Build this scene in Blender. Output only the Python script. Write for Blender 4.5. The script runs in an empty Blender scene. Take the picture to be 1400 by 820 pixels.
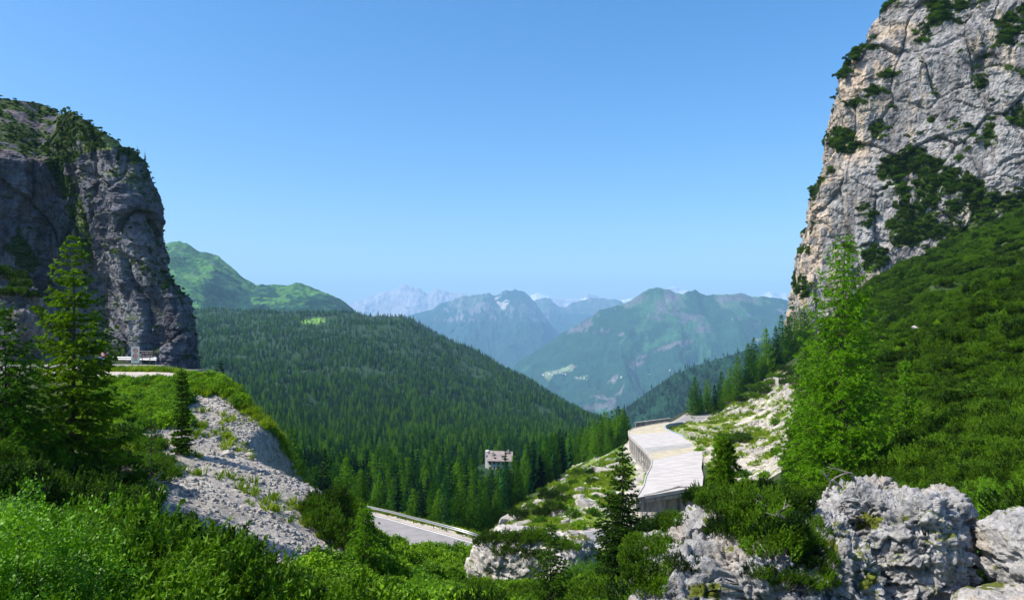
import bpy, math, random
import numpy as np
from mathutils import Vector, Matrix, Euler

random.seed(7)
RNG = np.random.default_rng(11)
sc = bpy.context.scene
COL = sc.collection

# ------------------------------------------------------------------ camera
HOR = 440.0          # eye level row of the 1400x820 photograph
F = 1000.0           # focal length in those pixels
cam_d = bpy.data.cameras.new('camera')
cam = bpy.data.objects.new('camera', cam_d)
COL.objects.link(cam)
cam.location = (0, 0, 0)
cam.rotation_euler = (math.radians(90), 0, 0)
cam_d.sensor_width = 36.0
cam_d.lens = 36.0 * F / 1400.0
cam_d.shift_y = (HOR - 410.0) / 1400.0
cam_d.clip_start = 0.1
cam_d.clip_end = 120000
sc.camera = cam

# ------------------------------------------------------------------ sky, sun, exposure
SUN_EL = math.radians(53)
SUN_DIR = Vector((-0.95, -0.30, 0))            # horizontal direction towards the sun
SUN_DIR.normalize()
to_sun = Vector((SUN_DIR.x * math.cos(SUN_EL), SUN_DIR.y * math.cos(SUN_EL), math.sin(SUN_EL)))
world = bpy.data.worlds.new('World')
sc.world = world
world.use_nodes = True
wn = world.node_tree.nodes
wl = world.node_tree.links
wn.clear()
w_out = wn.new('ShaderNodeOutputWorld')
w_bg = wn.new('ShaderNodeBackground')
w_sky = wn.new('ShaderNodeTexSky')
w_sky.sky_type = 'NISHITA'
w_sky.sun_disc = False
w_sky.sun_elevation = SUN_EL
w_sky.sun_rotation = math.atan2(SUN_DIR.x, SUN_DIR.y)
w_sky.altitude = 600
w_sky.air_density = 1.0
w_sky.dust_density = 2.2
w_sky.ozone_density = 3.0
w_hsv = wn.new('ShaderNodeHueSaturation')
w_hsv.inputs['Saturation'].default_value = 1.33
w_bg.inputs['Strength'].default_value = 0.15
wl.new(w_sky.outputs[0], w_hsv.inputs['Color'])
wl.new(w_hsv.outputs[0], w_bg.inputs[0])
wl.new(w_bg.outputs[0], w_out.inputs[0])
sun_d = bpy.data.lights.new('sun', 'SUN')
sun_d.energy = 5.0
sun_d.angle = math.radians(0.5)
sun_d.color = (1.0, 0.93, 0.82)
sun = bpy.data.objects.new('sun', sun_d)
sun.rotation_euler = to_sun.to_track_quat('Z', 'Y').to_euler()
sun.location = (-60, 20, 80)
COL.objects.link(sun)
sc.view_settings.view_transform = 'Standard'
sc.view_settings.look = 'None'
sc.view_settings.exposure = 0.55
sc.view_settings.gamma = 1.0
sc.render.engine = 'CYCLES'
sc.cycles.use_denoising = True
sc.cycles.max_bounces = 6
sc.cycles.diffuse_bounces = 2
sc.cycles.glossy_bounces = 1
sc.cycles.transmission_bounces = 3
sc.cycles.volume_bounces = 1
sc.cycles.transparent_max_bounces = 4
sc.cycles.caustics_reflective = False
sc.cycles.caustics_refractive = False

# ------------------------------------------------------------------ noise
def _hash(ix, iy, iz, seed):
    h = (ix.astype(np.uint32) * np.uint32(374761393)) ^ (iy.astype(np.uint32) * np.uint32(668265263)) \
        ^ (iz.astype(np.uint32) * np.uint32(2147483647)) ^ np.uint32((seed * 1274126177 + 97) & 0xffffffff)
    h = (h ^ (h >> np.uint32(13))) * np.uint32(1274126177)
    h = (h ^ (h >> np.uint32(16))) * np.uint32(2246822519)
    h ^= h >> np.uint32(15)
    return h.astype(np.float32) * np.float32(2.0 / 4294967295.0) - 1.0

def vn(x, y, z, seed=0):
    x = np.asarray(x, np.float64); y = np.asarray(y, np.float64); z = np.asarray(z, np.float64)
    x, y, z = np.broadcast_arrays(x, y, z)
    fx, fy, fz = np.floor(x), np.floor(y), np.floor(z)
    ix, iy, iz = fx.astype(np.int64), fy.astype(np.int64), fz.astype(np.int64)
    tx, ty, tz = (x - fx), (y - fy), (z - fz)
    tx = tx * tx * tx * (tx * (tx * 6 - 15) + 10)
    ty = ty * ty * ty * (ty * (ty * 6 - 15) + 10)
    tz = tz * tz * tz * (tz * (tz * 6 - 15) + 10)
    def c(a, b, d): return _hash(ix + a, iy + b, iz + d, seed)
    x0 = c(0,0,0) * (1-tx) + c(1,0,0) * tx
    x1 = c(0,1,0) * (1-tx) + c(1,1,0) * tx
    x2 = c(0,0,1) * (1-tx) + c(1,0,1) * tx
    x3 = c(0,1,1) * (1-tx) + c(1,1,1) * tx
    return (x0 * (1-ty) + x1 * ty) * (1-tz) + (x2 * (1-ty) + x3 * ty) * tz

def fbm(x, y, z, octv=4, seed=0, gain=0.5):
    a, s, t = 1.0, 0.0, 0.0
    for k in range(octv):
        s = s + a * vn(x, y, z, seed + k * 17)
        t += a; a *= gain
        x = x * 2.03 + 11.3; y = y * 2.03 + 5.1; z = z * 2.03 + 7.7
    return s / t

def ridged(x, y, z, octv=4, seed=0, gain=0.5):
    a, s, t = 1.0, 0.0, 0.0
    for k in range(octv):
        s = s + a * (1 - 2 * np.abs(vn(x, y, z, seed + k * 13)))
        t += a; a *= gain
        x = x * 2.07 + 3.3; y = y * 2.07 + 9.1; z = z * 2.07 + 1.7
    return s / t

def worley(x, y, z, seed=0):
    """distances to the nearest and second nearest cell point, and the nearest cell's random value"""
    x = np.asarray(x, np.float32); y = np.asarray(y, np.float32); z = np.asarray(z, np.float32)
    fx, fy, fz = np.floor(x), np.floor(y), np.floor(z)
    ix, iy, iz = fx.astype(np.int32), fy.astype(np.int32), fz.astype(np.int32)
    f1 = np.full(x.shape, 9, np.float32); f2 = f1.copy(); cid = np.zeros(x.shape, np.float32)
    for a in (-1, 0, 1):
        for b in (-1, 0, 1):
            for c in (-1, 0, 1):
                h = _hash(ix + a, iy + b, iz + c, seed)
                g = np.abs(h) * 977.13; g -= np.floor(g); k = np.abs(h) * 3571.7; k -= np.floor(k)
                d = np.sqrt((fx + a + 0.5 + h * 0.42 - x) ** 2 + (fy + b + 0.08 + g * 0.84 - y) ** 2 + (fz + c + 0.08 + k * 0.84 - z) ** 2)
                m = d < f1
                f2 = np.where(m, f1, np.minimum(f2, d)); cid = np.where(m, h, cid); f1 = np.where(m, d, f1)
    return f1, f2, cid

def sst(a, b, x):
    t = np.clip((x - a) / (b - a), 0, 1)
    return t * t * (3 - 2 * t)

def inpoly(px, py, pts):
    r = np.zeros(np.broadcast(px, py).shape, bool)
    n = len(pts)
    for i in range(n):
        x1, y1 = pts[i]; x2, y2 = pts[(i + 1) % n]
        if y1 == y2: continue
        r ^= ((y1 > py) != (y2 > py)) & (px < (x2 - x1) * (py - y1) / (y2 - y1) + x1)
    return r

def W(px, py, D):
    return Vector(((px - 700) / F * D, D, (HOR - py) / F * D))

# ------------------------------------------------------------------ object helpers
def tag(o, label=None, cat=None, group=None, kind=None):
    if label: o['label'] = label
    if cat: o['category'] = cat
    if group: o['group'] = group
    if kind: o['kind'] = kind
    return o

def mesh_np(name, V, faces, mats=(), col=None, smooth=False, midx=None):
    """faces: (M,3) or (M,4) int array"""
    me = bpy.data.meshes.new(name)
    V = np.asarray(V, np.float32); faces = np.asarray(faces, np.int32)
    M, k = faces.shape
    me.vertices.add(len(V)); me.vertices.foreach_set('co', V.ravel())
    me.loops.add(M * k); me.loops.foreach_set('vertex_index', faces.ravel())
    me.polygons.add(M); me.polygons.foreach_set('loop_start', np.arange(M, dtype=np.int32) * k)
    try: me.polygons.foreach_set('loop_total', np.full(M, k, np.int32))
    except Exception: pass
    if midx is not None: me.polygons.foreach_set('material_index', np.asarray(midx, np.int32))
    me.update(calc_edges=True)
    if col is not None:
        a = me.attributes.new('col', 'FLOAT_COLOR', 'POINT')
        c = np.ones((len(V), 4), np.float32); c[:, :3] = col
        a.data.foreach_set('color', c.ravel())
    if smooth: me.shade_smooth()
    else: me.shade_flat()
    for m in (mats if isinstance(mats, (list, tuple)) else [mats]): me.materials.append(m)
    return me

def link(name, me, parent=None, loc=None):
    o = bpy.data.objects.new(name, me)
    COL.objects.link(o)
    if parent is not None: o.parent = parent
    if loc is not None: o.location = loc
    return o

def empty(name, loc, rz=0.0, scale=None):
    o = bpy.data.objects.new(name, None)
    COL.objects.link(o); o.location = loc; o.rotation_euler = (0, 0, rz)
    o.empty_display_size = 0.3
    if scale: o.scale = scale
    return o

def copy_tree(root, loc, rz=0, s=1.0, tilt=(0, 0)):
    c = root.copy(); COL.objects.link(c)
    c.location = loc; c.rotation_euler = (tilt[0], tilt[1], rz)
    c.scale = s if isinstance(s, (tuple, list)) else (s, s, s)
    for ch in list(root.children):
        d = ch.copy(); COL.objects.link(d); d.parent = c
        for g in list(ch.children):
            e = g.copy(); COL.objects.link(e); e.parent = d
    return c

def grid_faces(nr, nc, wrap=False):
    r = np.arange(nr - 1)[:, None]; c = np.arange(nc if wrap else nc - 1)[None, :]
    c2 = (c + 1) % nc
    return np.stack([r * nc + c, r * nc + c2, (r + 1) * nc + c2, (r + 1) * nc + c], -1).reshape(-1, 4)

def grid_normals(P):
    du = np.gradient(P, axis=1); dv = np.gradient(P, axis=0)
    n = np.cross(du, dv)
    return n / (np.linalg.norm(n, axis=-1, keepdims=True) + 1e-9)

class MB:
    """collects simple solids into one mesh"""
    def __init__(s): s.v = []; s.f = []
    def add(s, vs, fs):
        b = len(s.v); s.v += [tuple(v) for v in vs]; s.f += [tuple(b + i for i in f) for f in fs]
        return s
    def hexa(s, bot, top):
        return s.add(list(bot) + list(top), [(3,2,1,0),(4,5,6,7),(0,1,5,4),(1,2,6,5),(2,3,7,6),(3,0,4,7)])
    def box(s, c, d, rz=0.0):
        cx, cy, cz = c; hx, hy, hz = d[0]/2, d[1]/2, d[2]/2
        q = [(-hx,-hy),(hx,-hy),(hx,hy),(-hx,hy)]
        ca, sa = math.cos(rz), math.sin(rz)
        q = [(cx + x*ca - y*sa, cy + x*sa + y*ca) for x, y in q]
        return s.hexa([(x, y, cz-hz) for x, y in q], [(x, y, cz+hz) for x, y in q])
    def tube(s, pts, radii, n=8, cap=True):
        pts = [Vector(p) for p in pts]; rings = []
        if not isinstance(radii, (list, tuple)): radii = [radii] * len(pts)
        for i, p in enumerate(pts):
            d = (pts[min(i+1, len(pts)-1)] - pts[max(i-1, 0)]).normalized()
            a = d.cross(Vector((0, 0, 1)) if abs(d.z) < 0.9 else Vector((1, 0, 0))).normalized(); b = d.cross(a)
            rings.append([p + (a*math.cos(6.2832*k/n) + b*math.sin(6.2832*k/n)) * radii[i] for k in range(n)])
        vs = [v for r in rings for v in r]
        fs = [(i*n+k, i*n+(k+1)%n, (i+1)*n+(k+1)%n, (i+1)*n+k) for i in range(len(pts)-1) for k in range(n)]
        if cap: fs += [tuple(range(n))[::-1], tuple((len(pts)-1)*n+k for k in range(n))]
        return s.add(vs, fs)
    def build(s, name, mat, parent=None, loc=None, smooth=False):
        me = bpy.data.meshes.new(name); me.from_pydata(s.v, [], s.f); me.update()
        me.materials.append(mat)
        if smooth: me.shade_smooth()
        return link(name, me, parent, loc)

# ------------------------------------------------------------------ materials
def _nt(name):
    m = bpy.data.materials.new(name); m.use_nodes = True
    nt = m.node_tree; nt.nodes.clear()
    out = nt.nodes.new('ShaderNodeOutputMaterial')
    return m, nt, nt.nodes, nt.links, out

def _noise(nt, coord, scale, detail=4, rough=0.6, stretch=None):
    n = nt.nodes.new('ShaderNodeTexNoise'); n.inputs['Scale'].default_value = scale
    n.inputs['Detail'].default_value = detail; n.inputs['Roughness'].default_value = rough
    if stretch:
        mp = nt.nodes.new('ShaderNodeMapping'); mp.inputs['Scale'].default_value = stretch
        nt.links.new(coord, mp.inputs[0]); coord = mp.outputs[0]
    nt.links.new(coord, n.inputs['Vector'])
    return n.outputs['Fac']

def _ramp(nt, fac, stops):
    r = nt.nodes.new('ShaderNodeValToRGB'); e = r.color_ramp.elements
    while len(e) > 1: e.remove(e[-1])
    e[0].position = stops[0][0]; e[0].color = tuple(stops[0][1]) + (1,) if len(stops[0][1]) == 3 else stops[0][1]
    for p, c in stops[1:]:
        k = e.new(p); k.color = tuple(c) + (1,) if len(c) == 3 else c
    nt.links.new(fac, r.inputs[0])
    return r.outputs[0]

def _mul(nt, a, b, fac=1.0, mode='MULTIPLY'):
    m = nt.nodes.new('ShaderNodeMix'); m.data_type = 'RGBA'; m.blend_type = mode
    m.inputs['Factor'].default_value = fac
    nt.links.new(a, m.inputs[6])
    if isinstance(b, tuple): m.inputs[7].default_value = b
    else: nt.links.new(b, m.inputs[7])
    return m.outputs[2]

def M_ground(name, s1, s2, lo=0.55, hi=1.35, bump=0.3, bdist=0.1, rough=0.95, base=None, stretch=None, crack=None):
    """colour = the mesh's own 'col' attribute (or base) varied by two noises; bump from both"""
    m, nt, N, L, out = _nt(name)
    geo = N.new('ShaderNodeNewGeometry').outputs['Position']
    if base is None:
        at = N.new('ShaderNodeAttribute'); at.attribute_name = 'col'; c = at.outputs['Color']
    else:
        rgb = N.new('ShaderNodeRGB'); rgb.outputs[0].default_value = tuple(base) + (1,); c = rgb.outputs[0]
    n1 = _noise(nt, geo, s1, 6, 0.65, stretch); n2 = _noise(nt, geo, s2, 5, 0.6, stretch)
    g = lambda v: (v, v, v)
    c = _mul(nt, c, _ramp(nt, n1, [(0.3, g(lo)), (0.5, g(1.0)), (0.72, g(hi))]))
    c = _mul(nt, c, _ramp(nt, n2, [(0.3, g(lo * 1.15)), (0.5, g(1.0)), (0.7, g(hi * 0.95))]))
    h = N.new('ShaderNodeMath'); h.operation = 'MULTIPLY_ADD'
    L.new(n1, h.inputs[0]); h.inputs[1].default_value = 1.0; L.new(n2, h.inputs[2])
    hh = h.outputs[0]
    if crack:
        vo = N.new('ShaderNodeTexVoronoi'); vo.feature = 'DISTANCE_TO_EDGE'; vo.inputs['Scale'].default_value = crack
        mixv = N.new('ShaderNodeVectorMath'); mixv.operation = 'MULTIPLY_ADD'
        nn = N.new('ShaderNodeTexNoise'); nn.inputs['Scale'].default_value = crack * 1.3; nn.inputs['Detail'].default_value = 4
        L.new(geo, nn.inputs['Vector']); L.new(nn.outputs['Color'], mixv.inputs[0])
        mixv.inputs[1].default_value = (1.2 / crack,) * 3; L.new(geo, mixv.inputs[2]); L.new(mixv.outputs[0], vo.inputs['Vector'])
        cr = _ramp(nt, vo.outputs['Distance'], [(0.0, g(0.45)), (0.06, g(1.0))])
        c = _mul(nt, c, cr, 0.7)
        h2 = N.new('ShaderNodeMath'); h2.operation = 'ADD'; L.new(hh, h2.inputs[0]); L.new(cr, h2.inputs[1]); hh = h2.outputs[0]
    b = N.new('ShaderNodeBump'); b.inputs['Strength'].default_value = bump; b.inputs['Distance'].default_value = bdist
    L.new(hh, b.inputs['Height'])
    p = N.new('ShaderNodeBsdfPrincipled'); p.inputs['Roughness'].default_value = rough
    p.inputs['Specular IOR Level'].default_value = 0.2
    L.new(c, p.inputs['Base Color']); L.new(b.outputs[0], p.inputs['Normal']); L.new(p.outputs[0], out.inputs[0])
    return m

def M_leaf(name, dark, light, trans=0.35, scale=3.0, gloss=0.25, rough=0.5, vary=0.35, ramp=(0.32, 0.68)):
    m, nt, N, L, out = _nt(name)
    geo = N.new('ShaderNodeNewGeometry').outputs['Position']
    n1 = _noise(nt, geo, scale, 3, 0.6)
    oi = N.new('ShaderNodeObjectInfo')
    ma = N.new('ShaderNodeMath'); ma.operation = 'MULTIPLY_ADD'
    L.new(oi.outputs['Random'], ma.inputs[0]); ma.inputs[1].default_value = vary
    sb = N.new('ShaderNodeMath'); sb.operation = 'SUBTRACT'; L.new(n1, sb.inputs[0]); sb.inputs[1].default_value = vary / 2
    L.new(sb.outputs[0], ma.inputs[2])
    c = _ramp(nt, ma.outputs[0], [(ramp[0], dark), (ramp[1], light)])
    p = N.new('ShaderNodeBsdfPrincipled'); p.inputs['Roughness'].default_value = rough
    p.inputs['Specular IOR Level'].default_value = gloss
    L.new(c, p.inputs['Base Color'])
    t = N.new('ShaderNodeBsdfTranslucent')
    c2 = _mul(nt, c, (1.25, 1.35, 0.5, 1))
    L.new(c2, t.inputs[0])
    mx = N.new('ShaderNodeMixShader'); mx.inputs[0].default_value = trans
    L.new(p.outputs[0], mx.inputs[1]); L.new(t.outputs[0], mx.inputs[2]); L.new(mx.outputs[0], out.inputs[0])
    return m

def M_plain(name, c, rough=0.6, metal=0.0, wear=0.15, ws=3.0, stretch=None, spec=0.3, bump=0.0):
    m, nt, N, L, out = _nt(name)
    geo = N.new('ShaderNodeNewGeometry').outputs['Position']
    n1 = _noise(nt, geo, ws, 5, 0.65, stretch)
    rgb = N.new('ShaderNodeRGB'); rgb.outputs[0].default_value = tuple(c) + (1,)
    g = lambda v: (v, v, v)
    cc = _mul(nt, rgb.outputs[0], _ramp(nt, n1, [(0.3, g(1 - wear * 2)), (0.6, g(1 + wear * 0.6))]))
    p = N.new('ShaderNodeBsdfPrincipled'); p.inputs['Roughness'].default_value = rough
    p.inputs['Metallic'].default_value = metal; p.inputs['Specular IOR Level'].default_value = spec
    if bump:
        b = N.new('ShaderNodeBump'); b.inputs['Strength'].default_value = bump; b.inputs['Distance'].default_value = 0.03
        L.new(n1, b.inputs['Height']); L.new(b.outputs[0], p.inputs['Normal'])
    L.new(cc, p.inputs['Base Color']); L.new(p.outputs[0], out.inputs[0])
    return m

MT = {}
MT['terrain'] = M_ground('terrain_soil', 0.35, 3.5, 0.6, 1.35, 0.6, 0.25)
MT['cliff'] = M_ground('cliff_limestone', 0.11, 0.9, 0.5, 1.3, 1.0, 0.9, stretch=(1, 1, 0.45), crack=None)
MT['cliff_r'] = M_ground('cliff_limestone_warm', 0.14, 1.1, 0.5, 1.3, 1.0, 0.9, stretch=(1, 1, 0.5), crack=None)
MT['karst'] = M_ground('karst_limestone', 2.2, 14.0, 0.6, 1.3, 0.9, 0.07)
MT['rock'] = M_ground('loose_limestone', 1.2, 9.0, 0.6, 1.3, 0.8, 0.08, base=(0.33, 0.31, 0.28))
MT['mount'] = M_ground('mountain_cover', 0.006, 0.04, 0.5, 1.45, 1.0, 22.0)
MT['farrock'] = M_ground('far_rock', 0.0015, 0.008, 0.6, 1.3, 0.9, 60.0)
MT['bark'] = M_plain('conifer_bark', (0.085, 0.065, 0.05), 0.9, wear=0.3, ws=8, bump=0.5)
MT['greywood'] = M_plain('weathered_wood', (0.26, 0.23, 0.2), 0.85, wear=0.25, ws=14)
MT['spruce'] = M_leaf('spruce_needles', (0.022, 0.06, 0.003), (0.22, 0.38, 0.008), 0.48, 2.4, gloss=0.12, ramp=(0.22, 0.58))
MT['darkspruce'] = M_leaf('dark_spruce_needles', (0.010, 0.035, 0.004), (0.065, 0.15, 0.008), 0.25, 2.4, gloss=0.12)
MT['larch'] = M_leaf('larch_needles', (0.03, 0.10, 0.004), (0.15, 0.33, 0.008), 0.40, 1.8, gloss=0.12)
MT['mugo'] = M_leaf('dwarf_pine_needles', (0.010, 0.034, 0.003), (0.115, 0.235, 0.008), 0.24, 2.4, gloss=0.12)
MT['forest'] = M_leaf('forest_needles', (0.003, 0.027, 0.010), (0.014, 0.075, 0.017), 0.25, 0.1, gloss=0.05, vary=0.9)
MT['leaf'] = M_leaf('broad_leaves', (0.04, 0.13, 0.004), (0.17, 0.37, 0.008), 0.24, 2.2, gloss=0.2, rough=0.45)
MT['herb'] = M_leaf('herb_leaves', (0.045, 0.13, 0.005), (0.20, 0.37, 0.010), 0.26, 1.8, gloss=0.12)
MT['grass'] = M_leaf('alpine_grass', (0.09, 0.18, 0.006), (0.26, 0.34, 0.02), 0.35, 0.5, gloss=0.15)
MT['asphalt'] = M_ground('asphalt', 0.6, 30.0, 0.8, 1.15, 0.2, 0.01, base=(0.26, 0.25, 0.25))
MT['gravel'] = M_ground('gravel', 0.8, 25.0, 0.7, 1.2, 0.4, 0.03, base=(0.42, 0.375, 0.32))
MT['steel'] = M_plain('galvanised_steel', (0.28, 0.30, 0.33), 0.45, 0.35, 0.1, 4)
MT['darksteel'] = M_plain('dull_steel', (0.12, 0.12, 0.12), 0.6, 0.4, 0.2, 6)
MT['concrete'] = M_plain('stained_concrete', (0.28, 0.27, 0.25), 0.9, wear=0.32, ws=1.1, stretch=(1, 1, 0.35), bump=0.3)
MT['roofwhite'] = M_plain('pale_roof_slab', (0.46, 0.435, 0.415), 0.85, wear=0.12, ws=0.7, stretch=(0.5, 1.6, 1), bump=0.1)
MT['roofcream'] = M_plain('cream_roof_slab', (0.45, 0.40, 0.29), 0.85, wear=0.12, ws=0.5, bump=0.1)
MT['roofgrey'] = M_plain('grey_roof_slab', (0.34, 0.335, 0.31), 0.85, wear=0.12, ws=0.5, bump=0.1)
MT['flashing'] = M_plain('blue_grey_flashing', (0.30, 0.38, 0.47), 0.5, wear=0.1)
MT['plaster'] = M_plain('white_plaster', (0.6, 0.6, 0.58), 0.9, wear=0.1, ws=0.4)
MT['roofpink'] = M_plain('faded_roof_sheet', (0.29, 0.245, 0.235), 0.8, wear=0.2, ws=0.5)
MT['glass'] = M_plain('dark_window', (0.03, 0.035, 0.04), 0.15, wear=0.05, spec=0.5)
MT['woodpost'] = M_plain('dark_eave_wood', (0.10, 0.07, 0.05), 0.8)
MT['signwhite_shaded'] = M_plain('sign_white_shaded', (0.42, 0.48, 0.45), 0.5, wear=0.05)  # white dimmed so that the colour itself carries the cliff's shade
MT['signred'] = M_plain('sign_red', (0.55, 0.03, 0.03), 0.5, wear=0.05)
MT['signblack'] = M_plain('sign_black', (0.015, 0.012, 0.012), 0.5, wear=0.05)
MT['signgrey'] = M_plain('sign_grey_text', (0.42, 0.36, 0.38), 0.5, wear=0.05)
MT['signblue'] = M_plain('sign_blue', (0.05, 0.12, 0.45), 0.5, wear=0.05)
MT['farwall'] = M_plain('village_wall', (0.8, 0.76, 0.7), 0.9, wear=0.05)
MT['farroof'] = M_plain('village_roof', (0.28, 0.17, 0.13), 0.9, wear=0.05)
MT['moss'] = M_ground('moss', 6.0, 40.0, 0.6, 1.3, 0.8, 0.05, base=(0.11, 0.12, 0.02))

# ------------------------------------------------------------------ terrain heights
TAB = {  # column (photo px) : [(distance, photo row of the ground)]
 -900: [(1,2100),(3,1000),(8,760),(20,640),(53,519),(70,500),(90,480),(200,430),(500,400),(1500,380),(3300,380)],
 -200: [(1,2140),(3,1120),(6,900),(12,730),(20,640),(35,570),(53,519.5),(68,501.5),(80,495),(110,478),(200,470),(500,430),(1500,400),(3300,400)],
 0:    [(1,2140),(3,1120),(6,900),(9,822),(12,765),(18,690),(25,635),(35,590),(45,550),(53,519.2),(68,501.7),(80,494),(110,480),(200,475),(500,470),(1500,420),(3300,420)],
 125:  [(1,2140),(3,1120),(6,930),(9,845),(12,800),(18,735),(25,675),(35,605),(45,552),(53,519.2),(68,501.7),(80,495),(120,490),(200,480),(500,500),(1500,450),(2300,425),(3300,440)],
 200:  [(1,2140),(3,1120),(6,950),(9,870),(12,830),(18,770),(24,715),(32,650),(40,592),(46,555),(53,519.2),(62,508),(68,505),(80,505),(120,510),(200,500),(500,540),(1500,460),(2200,422),(3300,440)],
 250:  [(1,2140),(3,1130),(6,960),(9,885),(12,850),(18,795),(24,745),(32,680),(39,610),(45,558),(51.5,522),(60,510),(66,508),(78,530),(110,580),(180,620),(400,620),(900,550),(1400,480),(1800,440),(2050,421),(2300,428),(3300,450)],
 300:  [(1,2140),(3,1130),(6,980),(9,905),(12,865),(18,815),(24,768),(30,715),(36,655),(43,590),(48,548),(52,518),(56,518),(66,560),(90,620),(140,680),(200,695),(300,675),(400,650),(600,602),(900,550),(1300,487),(1700,445),(2000,422),(2300,430),(3300,450)],
 325:  [(1,2140),(3,1130),(6,985),(9,912),(12,872),(18,825),(24,779),(30,727),(35.5,671),(41.5,611),(46.5,567),(50.2,540),(53.5,541),(64,585),(88,642),(130,708),(200,695),(300,670),(400,647),(600,606),(900,556),(1300,492),(1700,448),(2000,428),(2300,436),(3300,452)],
 350:  [(1,2140),(3,1130),(6,990),(9,920),(12,880),(18,835),(24,790),(30,738),(35,685),(40,636),(45,590),(48.5,563),(51,566),(62,612),(85,660),(130,700),(200,695),(300,670),(400,647),(600,605),(900,556),(1300,492),(1700,447),(2000,427),(2300,434),(3300,450)],
 390:  [(1,2140),(3,1130),(6,995),(9,928),(12,888),(18,842),(24,801),(29,760),(34,714),(38,669),(42.5,624),(45.6,600),(48.5,604),(58,646),(85,684),(130,708),(200,695),(300,670),(400,647),(600,606),(900,556),(1300,492),(1700,448),(2000,428),(2300,436),(3300,452)],
 430:  [(1,2140),(3,1130),(6,1000),(9,935),(12,895),(18,850),(24,812),(29,782),(33,747),(37,704),(40.5,665),(43,641),(46,646),(54,680),(75,700),(85,707),(130,722),(200,700),(300,668),(400,645),(600,608),(900,560),(1300,497),(1700,450),(2000,430),(2300,438),(3300,455)],
 480:  [(1,2140),(3,1130),(6,1000),(9,935),(12,900),(18,856),(24,822),(29,799),(33,773),(37,740),(40,706),(42,694),(46,698),(56,712),(66,718),(80,718),(95,716),(130,735),(200,700),(300,667),(400,644),(600,608),(900,560),(1300,498),(1700,452),(2000,432),(2300,440),(3300,460)],
 560:  [(1,2140),(3,1130),(6,1000),(9,940),(12,905),(20,855),(30,822),(40,800),(50,784),(60,768),(68,754),(76,740),(84,727),(92,728),(105,742),(120,745),(150,722),(200,695),(300,662),(400,637),(550,612),(800,580),(1100,540),(1500,484),(1800,450),(2000,435),(2300,445),(3300,480)],
 650:  [(1,2140),(3,1130),(6,1000),(9,945),(12,910),(20,870),(30,840),(40,820),(50,806),(60,782),(68,762),(74,752),(80,745),(88,742),(98,748),(120,740),(150,716),(200,695),(300,664),(400,640),(550,614),(800,590),(1100,560),(1500,512),(1900,483),(2200,500),(3300,560)],
 740:  [(1,2140),(3,1130),(6,1000),(9,945),(12,912),(20,875),(30,845),(40,824),(50,802),(60,780),(70,763),(82,745),(88,738),(95,722),(120,693),(150,674),(180,662),(230,652),(300,651),(400,640),(550,616),(800,592),(1100,566),(1400,545),(1700,528),(2000,545),(3300,590)],
 820:  [(1,2140),(3,1130),(6,1000),(9,945),(12,910),(20,865),(30,826),(40,800),(50,788),(60,775),(75,757),(93,735),(110,699),(130,667),(150,647),(170,634),(200,625),(240,623),(320,640),(500,626),(800,602),(1100,586),(1400,574),(1700,585),(3300,600)],
 870:  [(1,2140),(3,1130),(6,1010),(9,950),(12,905),(20,850),(30,815),(45,780),(60,765),(80,750),(100,727),(110,712),(125,683),(138,657),(155,634),(170,617),(190,604),(215,598),(260,600),(400,615),(1000,600),(3300,620)],
 930:  [(1,2140),(3,1130),(6,1010),(10,940),(15,880),(20,830),(30,770),(45,730),(60,712),(80,705),(100,703),(112,706),(120,654),(135,630),(150,610),(165,594),(180,582),(200,572),(225,568),(260,585),(400,610),(1000,600),(3300,620)],
 980:  [(1,2140),(3,1130),(6,1010),(10,930),(15,870),(20,800),(30,730),(45,705),(60,700),(80,690),(100,680),(113,668),(120,652),(130,636),(150,609),(165,594),(180,585),(200,572),(225,555),(245,550),(280,570),(400,600),(1000,600),(3300,620)],
 1050: [(1,2140),(3,1130),(6,1010),(10,930),(15,860),(20,780),(30,715),(45,695),(60,690),(80,675),(100,655),(120,635),(140,613),(160,590),(180,565),(200,540),(225,520),(245,512),(280,530),(400,570),(1000,600),(3300,620)],
 1090: [(1,2140),(3,1130),(6,1010),(10,930),(15,850),(20,770),(30,705),(45,680),(60,670),(80,650),(100,628),(120,605),(140,580),(160,555),(180,530),(200,510),(225,492),(245,480),(280,480),(400,500),(1000,560),(3300,600)],
 1200: [(1,2130),(3,1110),(6,1020),(10,960),(15,880),(20,770),(30,690),(42,635),(55,590),(70,545),(85,500),(92,486),(100,490),(115,490),(135,455),(160,428),(190,412),(215,400),(250,380),(400,360),(3300,400)],
 1300: [(1,2120),(3,1100),(6,1010),(10,950),(14.5,860),(20,730),(30,650),(42,580),(55,535),(70,487),(85,448),(92,438),(100,444),(115,446),(135,410),(160,378),(190,356),(215,344),(250,335),(400,320),(3300,350)],
 1400: [(1,2110),(3,1090),(6,990),(10,900),(14,800),(20,695),(30,610),(42,540),(55,492),(70,443),(85,406),(92,393),(100,400),(115,403),(135,362),(160,330),(190,308),(215,300),(250,290),(400,270),(3300,300)],
 1700: [(1,2090),(3,1000),(6,850),(10,750),(20,620),(30,540),(42,470),(55,410),(70,360),(92,290),(115,270),(160,210),(215,180),(400,150),(3300,200)],
 2400: [(1,2080),(3,950),(10,680),(20,560),(42,400),(70,280),(115,180),(215,80),(400,0),(3300,0)],
}
PX = np.concatenate([np.linspace(-1900, -180, 50, endpoint=False), np.linspace(-180, 1580, 760, endpoint=False), np.linspace(1580, 3300, 50)])
def _rows():
    segs = [(0.8, 8, 36), (8, 36, 84), (36, 140, 185), (140, 300, 70), (300, 3300, 120)]
    out = []
    for a, b, n in segs: out.append(np.exp(np.linspace(math.log(a), math.log(b), n, endpoint=False)))
    return np.concatenate(out + [[3300.0]])
DR = _rows()
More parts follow.
